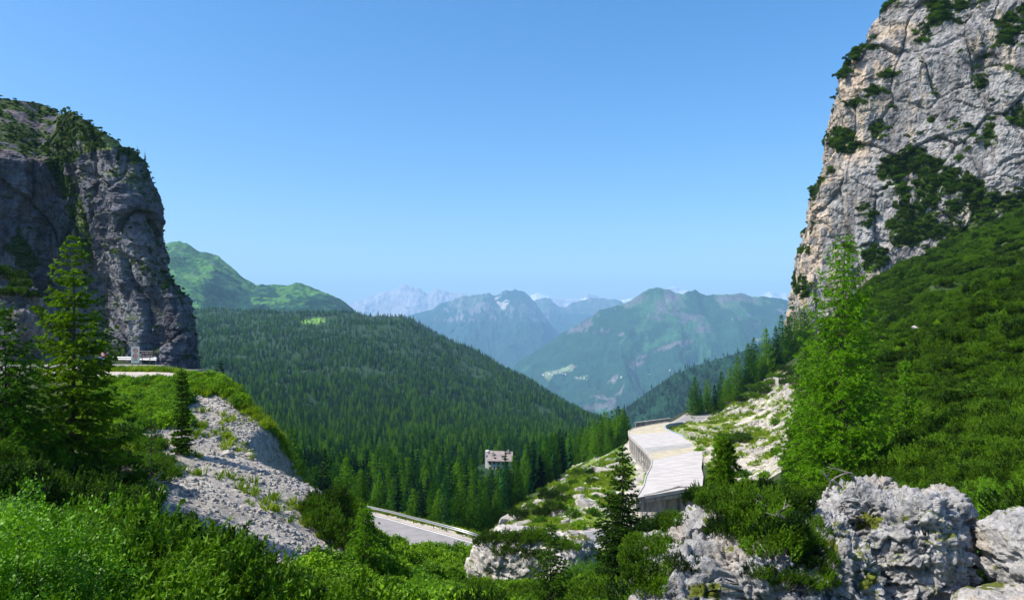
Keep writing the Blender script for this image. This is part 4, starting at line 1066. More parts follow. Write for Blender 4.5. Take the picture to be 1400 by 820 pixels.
planted('larch_sapling', 470, 762, 25, 0.5, 'larch', 13, 'spindly pale larch sapling in the low bright shrubs at bottom centre-left', whorls=12, nb=5, npt=5, per=3, nl=0.07, nw=0.02, gap=0.3)
planted('larch_sapling', 205, 560, 30, 0.9, 'larch', 14, 'thin larch sapling on the grassy bank right of the tall spruce', whorls=16, nb=6, npt=6, per=3, nl=0.08, nw=0.022, gap=0.25)

# ------------------------------------------------------------------ shrubs
LB = []
for k in range(3):
    V, st = leafy_bush(np.random.default_rng(50 + k), 1.15, 1.25, 430, 44, 0.04, 0.012)
    LB.append((V, st))
MG = [mugo_bush(np.random.default_rng(70 + k), 1.0, 0.95) for k in range(3)]
HB = [leafy_bush(np.random.default_rng(90 + k), 0.8, 0.55, 170, 22, 0.085, 0.036, 0.9) for k in range(2)]
protos = {}
def shrub(kind, k, loc, s, label, group, tilt=(0, 0), cat='shrub'):
    key = (kind, k)
    if key not in protos:
        V, st = {'leaf': LB, 'mugo': MG, 'herb': HB}[kind][k]
        nm = {'leaf': 'leafy_shrub', 'mugo': 'dwarf_pine_shrub', 'herb': 'low_shrub'}[kind]
        r = make_bush(nm, V, st, kind, label, group, cat, 'bark' if kind != 'mugo' else 'greywood')
        r.location = loc; r.rotation_euler = (tilt[0], tilt[1], random.uniform(0, 6.28)); r.scale = (s, s, s * random.uniform(.85, 1.15))
        protos[key] = r
    else:
        r = copy_tree(protos[key], loc, random.uniform(0, 6.28), (s, s, s * random.uniform(.85, 1.15)), tilt)
        r['label'] = label; r['group'] = group; r['category'] = cat
    return r
def strew(kind, nk, poly, dfun, n, smin, smax, label, group, seed, mind=14):
    rg = random.Random(seed); pts = []; tries = 0
    xs = [p[0] for p in poly]; ys = [p[1] for p in poly]
    while len(pts) < n and tries < 6000:
        tries += 1
        x, y = rg.uniform(min(xs), max(xs)), rg.uniform(min(ys), max(ys))
        if not inpoly(np.array([x]), np.array([y]), poly)[0]: continue
        if any(math.hypot((x - a) * 0.8, (y - b) * 1.2) < mind for a, b in pts): continue
        pts.append((x, y))
    out = []
    for x, y in pts:
        d = dfun(x, y)
        out.append(shrub(kind, rg.randrange(nk), on(x, d) - Vector((0, 0, .08)), rg.uniform(smin, smax), label, group))
    return out
def d_at(row_lo=None):
    def f(px, py):
        """nearest distance where the ground's row equals py in column px"""
        col = PYF[:, int(np.clip(np.searchsorted(PX, px), 0, len(PX) - 1))]
        i = np.nonzero(col <= py)[0]
        return float(DR[i[0]]) if len(i) else 60.0
    return f
gd = d_at()
# each polygon is where the feet of the shrubs stand
strew('leaf', 3, [(-60,735),(25,745),(55,780),(80,850),(95,960),(-60,960)], gd, 34, 0.55, 0.85, 'glossy bright green leafy shrub in the mass filling the bottom left corner', 'leafy shrubs filling the bottom left corner', 1, 26)
strew('mugo', 3, [(-40,655),(170,660),(200,700),(170,740),(100,722),(-40,700)], gd, 14, 0.8, 1.2, 'dark dwarf pine in the shaded band below the tall spruce at left', 'dwarf pines below the tall spruce', 2, 24)
strew('mugo', 3, [(165,690),(220,730),(300,775),(380,808),(440,830),(470,880),(440,960),(150,960),(125,860),(105,765)], gd, 56, 0.75, 1.2, 'dark olive dwarf pine in the thicket along the foot of the gravel slope', 'dwarf pines below the gravel slope', 3, 20)
strew('mugo', 3, [(120,610),(190,590),(230,640),(215,680),(150,650)], gd, 9, 0.7, 1.1, 'dwarf pine on the upper edge of the gravel slope right of the tall spruce', 'dwarf pines right of the tall spruce', 4, 18)
strew('herb', 2, [(140,560),(250,548),(262,580),(200,600),(140,600)], gd, 14, 0.8, 1.3, 'bright low bush on the grassy bank under the gravel lay-by', 'low bushes on the bank under the lay-by', 5, 14)
strew('mugo', 3, [(425,715),(445,702),(480,722),(505,748),(470,755),(435,738)], gd, 12, 1.0, 1.4, 'very dark dwarf pine in the clump between gravel spur and lower road', 'dark dwarf pines beside the lower road', 6, 14)
strew('herb', 2, [(420,775),(520,775),(640,765),(650,840),(600,880),(440,880)], gd, 44, 0.8, 1.5, 'low bright green bush in the hollow between track and bottom picture edge', 'low bushes in the bottom hollow', 7, 17)
strew('leaf', 3, [(560,790),(650,775),(650,850),(580,870)], gd, 7, 0.6, 0.9, 'rounded leafy bush at bottom centre left of the blocky rock', 'leafy bushes left of the blocky rock', 8, 24)
strew('mugo', 3, [(650,815),(760,812),(880,800),(890,880),(650,890)], gd, 26, 0.7, 1.1, 'upright dark dwarf pine in the thicket in front of the blocky rock', 'dwarf pines before the blocky rock', 9, 20)
strew('leaf', 3, [(760,765),(830,760),(880,770),(880,800),(770,800)], gd, 9, 0.7, 1.1, 'green leafy bush around the foot of the narrow dark spruce', 'leafy bushes at the foot of the narrow spruce', 10, 20)
strew('mugo', 3, [(872,740),(940,735),(945,800),(880,830)], gd, 10, 0.8, 1.2, 'dwarf pine below the concrete gallery wall, left of the huge boulder', 'dwarf pines left of the huge boulder', 11, 20)
strew('leaf', 3, [(215,900),(420,890),(440,960),(215,960)], gd, 9, 0.5, 0.7, 'bright leafy shrub at the bottom edge in front of the dwarf pine thicket', 'leafy shrubs at the bottom edge', 41, 26)
strew('herb', 2, [(525,748),(600,760),(650,768),(640,780),(540,772)], gd, 15, 1.3, 2.0, 'grassy low bush on the bank between gravel track and lower road', 'low bushes between track and lower road', 12, 12)
strew('mugo', 3, [(690,712),(760,660),(800,640),(830,655),(800,690),(740,722)], gd, 12, 1.2, 2.2, 'dwarf pine on the rocky slope between forest and gallery', 'dwarf pines on the slope left of the gallery', 13, 14)
strew('herb', 2, [(700,722),(850,650),(850,700),(780,735)], gd, 14, 0.9, 1.6, 'light green low bush on the rocky slope left of the gallery', 'low bushes on the slope left of the gallery', 14, 13)
strew('herb', 2, [(955,625),(990,650),(1050,650),(1050,690),(960,690)], gd, 14, 1.0, 1.7, 'bright low bush on the bank right of the gallery roof', 'low bushes right of the gallery roof', 15, 14)
strew('mugo', 3, [(985,548),(1040,525),(1092,500),(1100,520),(1050,540),(1000,560)], lambda x, y: float(np.clip(gd(x, y), 150, 236)), 20, 1.6, 2.8, 'dwarf pine below the larches on the shoulder right of the gallery', 'dwarf pines right of the gallery', 16, 9)
strew('herb', 2, [(1060,560),(1090,545),(1100,640),(1060,640)], gd, 10, 1.3, 2.0, 'leafy low bush at the left foot of the large feathery larch', 'low bushes left of the large larch', 17, 14)
strew('leaf', 3, [(1325,700),(1400,690),(1420,760),(1345,770)], gd, 5, 0.5, 0.8, 'bright leafy bush between the huge boulder and the rock at the right edge', 'leafy bushes by the right rock', 18, 20)
# shrubs growing on the boulders: feet on the rock surface
def on_rock(P, px, py):
    q = P.reshape(-1, 3); cp = q[:, 0] / q[:, 1] * F + 700; rp = HOR - q[:, 2] / q[:, 1] * F
    d = (cp - px) ** 2 + (rp - py) ** 2; near = np.nonzero(d < max(d.min() * 1.2, 16))[0]
    return Vector(q[near[np.argmin(q[near, 1])]])
for px_, py_, s_ in [(968,668,.42),(985,690,.5),(1008,672,.45),(1015,700,.55),(1035,668,.45),(1050,690,.5),(1045,720,.55),(1070,672,.42),(1082,700,.5),(1075,735,.55),(1098,680,.35),(1060,755,.5),(1095,745,.42),(1000,725,.42),(1118,768,.36),(1128,790,.3),(1040,780,.35),(1085,790,.38),(1110,720,.35)]:
    p = on_rock(BD_P, px_, py_)
    shrub('mugo', random.randrange(3), p + Vector((0, 0.15, -0.22)), s_ * 1.12, 'dark dwarf pine with bare grey stems draped over the left half of the huge boulder', 'dwarf pines on the huge boulder')
for px_, py_, s_ in [(895,745,.45),(905,720,.45),(925,710,.4),(885,775,.5),(920,745,.4),(900,800,.4),(945,760,.3)]:
    p = on_rock(BD_P, px_, py_)
    shrub('mugo', random.randrange(3), p + Vector((-0.1, 0.1, -0.3)), s_ * 1.1, 'dwarf pine hanging down the left end of the huge boulder', 'dwarf pines at the left end of the huge boulder')
for px_, py_, s_ in [(668,738,1.0),(690,735,1.1),(712,738,1.0),(735,738,1.1),(700,752,.8),(725,755,.9),(760,742,.9),(780,745,.8),(680,755,.7),(745,760,.8)]:
    p = on_rock(B4_P, px_, py_)
    shrub('mugo', random.randrange(3), p + Vector((0, 0.3, -0.4)), s_, 'brownish dwarf pine on top of the blocky rock below the road bend', 'dwarf pines on the blocky rock')
for px_, py_, s_ in [(0,370,1.6),(15,378,1.5),(30,388,1.4),(42,402,1.2),(-12,372,1.6),(20,395,1.2),(5,400,1.2),(50,420,.9)]:
    p = on_rock(B5_P, px_, py_)
    shrub('mugo', random.randrange(3), p + Vector((0, 0.2, -0.5)), s_, 'dark shrub on top of the shaded outcrop at the left picture edge', 'shrubs on the left outcrop')

# dwarf pines that cover the right slope and cling to the cliffs
mg_t = [[c for c in protos[('mugo', k)].children if c.name.startswith('foliage')][0] for k in range(3)]
hb_t = [[c for c in protos[('herb', k)].children if c.name.startswith('foliage')][0] for k in range(2)]
def spread(n, px0, px1, d0, d1, cond, rng):
    """points even in the area of the ground between two distances"""
    D = np.sqrt(rng.uniform(d0 ** 2, d1 ** 2, n)); px = rng.uniform(px0, px1, n)
    x = (px - 700) / F * D; z = ghv(x, D); m = cond(px, HOR - z / D * F, D, x)
    return x[m], D[m], z[m]
rg = np.random.default_rng(5)
A = [spread(1500, 1085, 1560, 15, 45, lambda p, r, d, x: ~inpoly(p, r, [(1320,690),(1420,690),(1420,900),(1320,900)]) | (d > 22), rg),
     spread(6500, 1085, 1560, 40, 130, lambda p, r, d, x: (fbm(x / 5, d / 5, 0, 2, 8) > -0.62), rg),
     spread(6500, 1100, 1520, 120, 255, lambda p, r, d, x: (fbm(x / 7, d / 7, 0, 2, 9) > -0.5) & ((p > 1125) | (r > 470)), rg)]
x = np.concatenate([a[0] for a in A]); y = np.concatenate([a[1] for a in A]); z = np.concatenate([a[2] for a in A])
s = rg.uniform(0.6, 1.6, len(x)) * np.interp(y, [15, 40, 120, 250], [0.7, 0.95, 1.2, 1.6]) * (0.8 + 0.4 * fbm(x / 8, y / 8, 0, 2, 3))
zs = s * rg.uniform(.65, 1.1, len(x)) * (0.95 + 0.6 * fbm(x / 6, y / 6, 0, 2, 13))
scatter('dwarf_pine_cover', np.stack([x, y, z - 0.1], 1), np.stack([s, s, zs], 1), rots(len(x), 0.15), rg.integers(0, 3, len(x)), mg_t, 'dense dark green dwarf pine blanket over the steep slope under the right cliff')
print('pine cover', len(x))
x, y, z = spread(420, 1090, 1560, 16, 110, lambda p, r, d, x: fbm(x / 4, d / 4, 0, 2, 22) > 0.05, rg)
s = rg.uniform(0.3, 0.75, len(x))
scatter('green_undergrowth', np.stack([x, y, z + 0.15], 1), np.stack([s, s, s * 1.7], 1), rots(len(x), 0.15), rg.integers(0, 2, len(x)), hb_t, 'light green sprigs showing through the dwarf pines of the right slope')

def on_cliff(P, N_, V_, n, s0, s1, name, label, rng, dmin=0):
    nv = V_.shape[0]
    idx = np.nonzero(V_.ravel())[0]
    ii = rng.choice(idx, n)
    q = P.reshape(-1, 3)[ii] + rng.normal(0, .5, (n, 3)); nn_ = N_.reshape(-1, 3)[ii]
    s = rng.uniform(s0, s1, n)
    ro = np.stack([-nn_[:, 1] * 0.35 + rng.normal(0, .15, n), nn_[:, 0] * 0.35 + rng.normal(0, .15, n), rng.uniform(0, 6.28, n)], 1)
    scatter(name, q - nn_ * 0.45, np.stack([s, s, s * rng.uniform(.8, 1.3, n)], 1), ro, rng.integers(0, 3, n), mg_t, label)
on_cliff(CR_P, CR_N, CR_V, 7000, 0.5, 1.3, 'cliff_vegetation', 'dark dwarf pines clinging in patches to the right cliff', rg)
on_cliff(CL_P, CL_N, CL_V, 9000, 0.2, 0.6, 'cliff_vegetation', 'dark shrubs clinging to ledges and the top of the left cliff', rg)
# small trees on the left cliff's top
idx = np.nonzero((CL_V & (CL_N[..., 2] > 0.3) & (CL_P[..., 2] > 40)).ravel())[0]
ii = rg.choice(idx, 60)
for j in ii:
    p = CL_P.reshape(-1, 3)[j]
    forest_tree(float(p[0]), float(p[1]), float(p[2]) - 0.2, random.uniform(0.12, 0.28), random.randrange(4), 'tiny dark conifer on the sloping top of the left cliff', 'small conifers on the left cliff')

# ------------------------------------------------------------------ stones, grass
RK = []
for k in range(4):
    V0 = []; rs = np.random.default_rng(300 + k)
    nu_, nv_ = 12, 8
    th = np.linspace(0, 2*np.pi, nu_, endpoint=False)[None]; ph = np.linspace(0.01, np.pi - 0.01, nv_)[:, None]
    d_ = np.stack([np.sin(ph)*np.cos(th), np.sin(ph)*np.sin(th), np.cos(ph) + 0*th], -1)
    r_ = 1 / (np.abs(d_) ** 3).sum(-1) ** (1/3)
    r_ = r_ * (1 + 0.45 * vn(d_[..., 0]*1.6 + k*9, d_[..., 1]*1.6, d_[..., 2]*1.6, 5))
    P = d_ * r_[..., None] * np.array([1, rs.uniform(.6, .9), rs.uniform(.45, .7)])
    RK.append(mesh_np('rock', P.reshape(-1, 3), grid_faces(nv_, nu_, True), MT['rock']))
rock_first = []
def rock_at(p, s, label, group, k=None):
    k = random.randrange(4) if k is None else k
    o = link('rock', RK[k], None, p - Vector((0, 0, s * 0.12))); o.scale = (s, s, s); o.rotation_euler = (random.uniform(-.3, .3), random.uniform(-.3, .3), random.uniform(0, 6.28))
    tag(o, label, 'rock', group); return o
tmpl = []
for k in range(4):
    tmpl.append(rock_at(on(310 + 30 * k, 40 + k), 0.4, 'grey stone lying loose on the gravel slope below the lay-by', 'stones on the gravel slope', k))
rr_ = random.Random(4)
for _ in range(46):
    px_ = rr_.uniform(225, 450); D_ = rr_.uniform(28, 50); p = on(px_, D_)
    if rmask(np.array([px_]), np.array([HOR - p.z / D_ * F]), np.array([D_]), 'scree')[0]:
        rock_at(p, rr_.uniform(0.16, 0.36), 'grey stone lying loose on the gravel slope below the lay-by', 'stones on the gravel slope')
for px_, D_, s_ in [(690,112,1.9),(702,118,2.4),(716,110,1.7),(728,124,2.0),(672,104,1.8),(683,100,1.4),(742,130,1.8),(662,98,1.3),(755,140,1.6),(790,120,1.5),(800,116,1.7),(796,132,1.4),(812,140,1.6),(825,150,1.8),(838,158,1.6),(770,104,1.2),(820,124,1.3),(845,142,1.2)]:
    rock_at(on(px_, D_), s_, 'pale rock poking out of the grassy slope left of the gallery', 'pale rocks on the slope left of the gallery')
for px_, D_, s_ in [(1000,205,1.6),(1015,212,2.0),(1030,200,1.5),(1045,208,2.2),(1058,196,1.8),(1068,206,2.0),(1078,190,1.7),(1040,185,1.3),(1022,190,1.4),(1085,175,1.8),(1062,176,1.5)]:
    rock_at(on(px_, D_), s_, 'pale rock on the upper part of the bare slope below the shoulder larches', 'pale rocks below the shoulder larches')
rock_at(on(572, 40), 0.75, 'light grey rock among the low bushes left of the blocky rock', None)
rock_at(on(598, 47), 0.55, 'small light rock at the end of the gravel track', None)
rock_at(W(1362, 330, 175) + Vector((0, 0, -1)), 3.4, 'pale rock sticking out of the dwarf pines high on the right slope', None)
rock_at(on(1262, 80), 0.9, 'small pale rock in the dark dwarf pines of the right slope', None)
rock_at(on(1352, 19), 0.35, 'small pale stone in the greenery right of the huge boulder', None)
rock_at(on(42, 30), 0.5, 'dark rounded rock beside the foot of the tall spruce', None)

def mask_sc(nm, ext=None): 
    def f(p, r, d, x): return rmask(p, r, d, nm) & (ext(p, r, d, x) if ext else True)
    return f
x, y, z = spread(26000, 150, 480, 22, 57, mask_sc('scree', lambda p, r, d, x: fbm(x / 2.5, d / 2.5, 0, 3, 61) + rg.random(len(p)) * 0.9 - 0.35 > 0.1), rg)
s = 0.03 + 0.13 * rg.random(len(x)) ** 3.5
scatter('scree_stones', np.stack([x, y, z], 1), np.repeat(s[:, None], 3, 1), rots(len(x), .5), rg.integers(0, 4, len(x)), tmpl, 'grey rubble of small stones covering the gravel slope')
x2, y2, z2 = spread(12000, 890, 1110, 95, 250, mask_sc('debris', lambda p, r, d, x: fbm(x / 6, d / 6, 0, 2, 63) > -0.1), rg)
x3, y3, z3 = spread(3500, 650, 880, 85, 200, mask_sc('shelf', lambda p, r, d, x: fbm(x / 3, d / 3, 0, 3, 77) > 0.05), rg)
x, y, z = np.concatenate([x2, x3]), np.concatenate([y2, y3]), np.concatenate([z2, z3])
s = 0.08 + 0.5 * rg.random(len(x)) ** 4
scatter('slope_rubble', np.stack([x, y, z], 1), np.repeat(s[:, None], 3, 1), rots(len(x), .5), rg.integers(0, 4, len(x)), tmpl, 'pale limestone rubble on the slopes either side of the gallery')

def tuft(seed):
    rng = np.random.default_rng(seed); V = []
    for b in range(26):
        a = rng.uniform(0, 6.28); r = rng.uniform(0, .14); h = rng.uniform(.14, .34); ln = rng.uniform(.05, .22); a2 = rng.uniform(0, 6.28)
        p = np.array([math.cos(a) * r, math.sin(a) * r, 0]); sd = np.array([-math.sin(a2), math.cos(a2), 0]) * .014
        m = p + np.array([math.cos(a) * ln * .4, math.sin(a) * ln * .4, h * .6]); t = p + np.array([math.cos(a) * ln, math.sin(a) * ln, h])
        V.append(np.array([p - sd, p + sd, m + sd, p - sd, m + sd, m - sd, m - sd, m + sd, t]))
    return V
gt_me = soup('grass_tuft', tuft(1), MT['grass'])
gt = link('grass_tuft', gt_me, None, on(262, 50)); tag(gt, 'grass tuft at the grassy corner right of the gravel lay-by', 'grass', None)
dgr = lambda p, r, d, x: (dist_path(x, d, ROAD_UP)[0] > 4.2)
G = [spread(30000, 100, 470, 34, 60, lambda p, r, d, x: rmask(p, r, d, 'rim') & dgr(p, r, d, x) & ~inpoly(p, r, [(60,507),(244,507),(250,522),(60,522)]) & ((p < 300) | (rg.random(len(p)) < 0.3)), rg),
     spread(900, 100, 470, 34, 57, lambda p, r, d, x: rmask(p, r, d, 'scree') & (fbm(x / 3, d / 3, 0, 4, 77) > 0.22), rg),
     spread(1200, 130, 252, 61, 68, lambda p, r, d, x: dgr(p, r, d, x), rg),
     spread(9000, 440, 900, 56, 104, lambda p, r, d, x: (dist_path(x, d, ROAD_LOW)[0] > 4.4) & (dist_path(x, d, TRACK)[0] > 2), rg),
     spread(9000, 660, 900, 88, 190, mask_sc('shelf', lambda p, r, d, x: (fbm(x / 3, d / 3, 0, 3, 77) < 0.08) & (dist_path(x, d, ROAD_LOW)[0] > 8)), rg),
     spread(7000, 905, 1090, 120, 235, mask_sc('debris', lambda p, r, d, x: (fbm(x / 3, d / 3, 0, 3, 77) > 0.05)), rg)]
x = np.concatenate([a[0] for a in G]); y = np.concatenate([a[1] for a in G]); z = np.concatenate([a[2] for a in G])
s = rg.uniform(0.8, 1.8, len(x)) * np.interp(y, [30, 60, 200], [1, 1.1, 1.8])
scatter('grass', np.stack([x, y, z], 1), np.repeat(s[:, None], 3, 1), rots(len(x), .2), np.zeros(len(x)), [gt], 'bright alpine grass on the banks and slopes')
x, y, z = spread(900, 128, 330, 37, 53, lambda p, r, d, x: rmask(p, r, d, 'rim') & ~inpoly(p, r, [(60,507),(246,507),(252,524),(60,524)]), rg)
s = rg.uniform(0.35, 0.9, len(x))
scatter('bank_herbs', np.stack([x, y, z], 1), np.repeat(s[:, None], 3, 1), rots(len(x), .2), rg.integers(0, 2, len(x)), hb_t, 'bright leafy herbs on the bank under the lay-by')
x, y, z = spread(1600, 380, 900, 14, 62, lambda p, r, d, x: (dist_path(x, d, TRACK)[0] > 2) & ~rmask(p, r, d, 'scree') & (p > 400), rg)
s = rg.uniform(0.35, 0.8, len(x))
scatter('hollow_herbs', np.stack([x, y, z], 1), np.repeat(s[:, None], 3, 1), rots(len(x), .2), rg.integers(0, 2, len(x)), hb_t, 'bright leafy herbs filling the hollow at bottom centre')

# ------------------------------------------------------------------ roads
def ribbon(name, P, half, mat, dz=0.0, thick=0.25, off=0.0, i0=0, i1=None):
    P = P[i0:i1]; L_, R_ = [], []
    for i, p in enumerate(P):
        d = P[min(i+1, len(P)-1)] - P[max(i-1, 0)]; d.z = 0; d.normalize(); nrm = Vector((-d.y, d.x, 0))
        L_.append(p + nrm * (half + off)); R_.append(p - nrm * (half - off))
    mb = MB(); vs = []
    for a, b in zip(L_, R_): vs += [(a.x, a.y, a.z + dz), (b.x, b.y, b.z + dz), (b.x, b.y, b.z + dz - thick), (a.x, a.y, a.z + dz - thick)]
    fs = []
    for i in range(len(P) - 1):
        o = i * 4; fs += [(o, o+4, o+5, o+1), (o+1, o+5, o+6, o+2), (o+3, o+7, o+4, o)]
    mb.add(vs, fs); o = mb.build(name, mat); tag(o, kind='structure'); return o
ribbon('road', ROAD_LOW, 2.9, MT['asphalt'], 0.0)
ribbon('road', ROAD_UP, 3.2, MT['asphalt'], 0.0)
ribbon('road_shoulder', ROAD_LOW, 3.9, MT['gravel'], -0.03)
ribbon('road_shoulder', ROAD_UP, 4.2, MT['gravel'], -0.03)
ribbon('track', TRACK, 1.2, MT['gravel'], -0.04)
MT['paint'] = M_plain('road_paint', (0.72, 0.72, 0.7), 0.7, wear=0.15)
ribbon('road_edge_marking', ROAD_LOW, 0.07, MT['paint'], 0.006, 0.004, 2.6, 0, 64)
ribbon('road_edge_marking', ROAD_LOW, 0.07, MT['paint'], 0.006, 0.004, -2.6, 0, 64)
ribbon('road_edge_marking', ROAD_UP, 0.07, MT['paint'], 0.006, 0.004, -2.95)
# gravel lay-by sheet following the ground
lp = np.array([[ (58 + (246 - 58) * i / 40) for i in range(41)] for _ in range(9)])
ld = np.array([[53.0 + 9.5 * j / 8 for _ in range(41)] for j in range(9)])
lx = (lp - 700) / F * ld; lz = ghv(lx.ravel(), ld.ravel()).reshape(lx.shape) + 0.07
o = link('gravel_lay_by', mesh_np('gravel_lay_by', np.stack([lx, ld, lz], -1).reshape(-1, 3), grid_faces(9, 41), MT['gravel'], smooth=True)); tag(o, kind='structure')

# ------------------------------------------------------------------ guardrails
def guardrail(P, off, label, i0, i1, h=0.75):
    P = P[i0:i1]; Q = []
    for i, p in enumerate(P):
        d = P[min(i+1, len(P)-1)] - P[max(i-1, 0)]; d.z = 0; d.normalize(); Q.append(p + Vector((-d.y, d.x, 0)) * off)
    root = empty('guardrail', Q[len(Q)//2]); tag(root, label, 'guardrail'); base = Q[len(Q)//2]
    prof = [(0.0, h - 0.31), (0.05, h - 0.25), (0.0, h - 0.19), (0.0, h - 0.13), (0.05, h - 0.06), (0.0, h)]
    vs, fs = [], []
    for i, p in enumerate(Q):
        d = Q[min(i+1, len(Q)-1)] - Q[max(i-1, 0)]; d.z = 0; d.normalize(); nr = Vector((-d.y, d.x, 0)) * (-1 if off > 0 else 1)
        for q_, z_ in prof: v = p + nr * (q_ + 0.06) - base; vs.append((v.x, v.y, v.z + z_))
        for q_, z_ in prof: v = p + nr * (q_ + 0.045) - base; vs.append((v.x, v.y, v.z + z_))
    m = len(prof)
    for i in range(len(Q) - 1):
        for k in range(m - 1):
            a = i * 2 * m + k; fs.append((a, a + 1, a + 1 + 2*m, a + 2*m)); a += m; fs.append((a + 1, a, a + 2*m, a + 1 + 2*m))
    MB().add(vs, fs).build('rail', MT['steel'], root)
    pm = bpy.data.meshes.new('post'); t = MB().box((0, 0, h / 2 - 0.2), (0.07, 0.1, h + 0.35)); pm.from_pydata(t.v, [], t.f); pm.materials.append(MT['darksteel'])
    acc_, last = 0.0, Q[0]
    for p in Q[1:]:
        seg = (p - last).length; t0 = 0
        while acc_ + seg - t0 >= 2.4:
            t0 += 2.4 - acc_; acc_ = 0; w = last.lerp(p, t0 / seg); link('post', pm, root, w - base)
        acc_ += seg - t0; last = p
    return root
guardrail(ROAD_LOW, 3.65, 'long galvanised guardrail along the outer edge of the lower road', 2, 37)
guardrail(ROAD_UP, 3.9, 'white-grey guardrail on the far side of the upper road next to the traffic signs', 29, 36)
guardrail(ROAD_LOW, 4.0, 'grey parapet-like guardrail along the road beyond the far end of the gallery', 104, 130)

# ------------------------------------------------------------------ avalanche gallery
RZ = -26.0
LE = [(18.6,108.5),(21.0,116),(22.9,124),(25.0,131),(26.6,138),(27.0,145),(27.1,151),(27.0,157),(27.0,163),(27.1,169),(27.8,174),(30.0,179),(34.5,184),(40.5,190)]
RE = [(29.8,114.5),(31.8,121.5),(33.4,129),(36.0,138),(38.2,147),(38.9,151.5),(39.2,155.5),(38.8,160),(38.0,165),(37.2,171),(36.8,176),(37.6,180.5),(39.5,184),(43.5,187)]
gal = empty('avalanche_gallery', (30, 145, -29.8)); tag(gal, 'long curved concrete avalanche gallery with a pale slab roof and open columns', 'gallery')
def gl(x, y, z): return (x - 30, y - 145, z + 29.8)
mats_r = ['roofwhite', 'roofwhite', 'roofwhite', 'roofwhite', 'roofcream', 'roofgrey', 'roofwhite', 'roofwhite', 'roofwhite', 'roofcream', 'roofcream', 'roofcream', 'roofcream']
mats_r = ['roofwhite'] * 4 + ['roofcream', 'roofgrey'] + ['roofwhite'] * 3 + ['roofcream'] * 4
for i in range(len(LE) - 1):
    for h_ in ((0, 1) if i < 9 else (0,)):
        n_ = 2 if i < 9 else 1
        t0, t1 = h_ / n_ + 0.004, (h_ + 1) / n_ - 0.004
        def lp_(E, t, ins): a, b = E[i], E[i+1]; return (a[0] + (b[0]-a[0]) * t, a[1] + (b[1]-a[1]) * t)
        a, b = lp_(LE, t0, 0), lp_(LE, t1, 0); c, d = lp_(RE, t1, 0), lp_(RE, t0, 0)
        zz = RZ
        tilt = 0.35   # slab falls to the valley side
        bot = [gl(*a, zz - .5), gl(*d, zz - .5 + tilt), gl(*c, zz - .5 + tilt), gl(*b, zz - .5)]; top = [gl(*a, zz), gl(*d, zz + tilt), gl(*c, zz + tilt), gl(*b, zz)]
        MB().hexa(bot, top).build('roof_slab', MT[mats_r[i]], gal)
# under-deck, beam, kerb, flashing
def strip(E, zlo, zhi, inx, name, mat, i0=0, i1=None):
    E2 = E[i0:i1]; vs, fs = [], []
    for i, p in enumerate(E2):
        a = Vector(E2[max(i-1, 0)]); b = Vector(E2[min(i+1, len(E2)-1)]); d = (b - a).normalized(); nr = Vector((-d.y, d.x))
        q = Vector(p)
        for k, z_ in ((inx[0], zlo), (inx[1], zlo), (inx[1], zhi), (inx[0], zhi)): w = q + nr * k; vs.append(gl(w.x, w.y, z_))
    for i in range(len(E2) - 1):
        for k in range(4): a = i*4 + k; b = i*4 + (k+1) % 4; fs.append((a, b, b + 4, a + 4))
    fs += [(0, 1, 2, 3), tuple((len(E2)-1)*4 + k for k in (3, 2, 1, 0))]
    return MB().add(vs, fs).build(name, MT[mat], gal)
strip(LE, RZ - 0.85, RZ - 0.52, (-0.5, 0.05), 'edge_beam', 'concrete')
strip(LE, RZ - 0.5, RZ + 0.12, (0.03, 0.22), 'roof_kerb', 'roofwhite')
strip(RE, RZ - 0.3, RZ + 0.52, (-0.28, -0.03), 'flashing', 'flashing', 4)
strip(RE, RZ - 6.0, RZ - 0.17, (0.1, 0.5), 'back_wall', 'concrete')
strip(LE, -30.9, -29.95, (-0.45, 0.25), 'base_plinth', 'concrete')
ds = MB()
for i in range(len(LE) - 1): ds.hexa([gl(*LE[i], RZ-1.0), gl(*RE[i], RZ-.9), gl(*RE[i+1], RZ-.9), gl(*LE[i+1], RZ-1.0)], [gl(*LE[i], RZ-.56), gl(*RE[i], RZ-.3), gl(*RE[i+1], RZ-.3), gl(*LE[i+1], RZ-.56)])
ds.build('deck', MT['concrete'], gal)
cm_ = bpy.data.meshes.new('column'); t = MB().box((0, 0, 1.75), (0.3, 0.3, 3.5)); cm_.from_pydata(t.v, [], t.f); cm_.materials.append(MT['roofwhite'])
acc_ = 0.0; last = Vector(LE[0])
for p in LE[1:]:
    p = Vector(p); seg = (p - last).length; t0 = 0.0
    while acc_ + seg - t0 >= 2.6:
        t0 += 2.6 - acc_; acc_ = 0; w = last.lerp(p, t0 / seg)
        c = link('column', cm_, gal, gl(w.x + 0.25, w.y, -30.15 - 0.4)); c.rotation_euler = (0, -0.05, math.atan2(p.y - last.y, p.x - last.x) - 1.57)
        c.scale = (1, 1, 1.06)
    acc_ += seg - t0; last = p
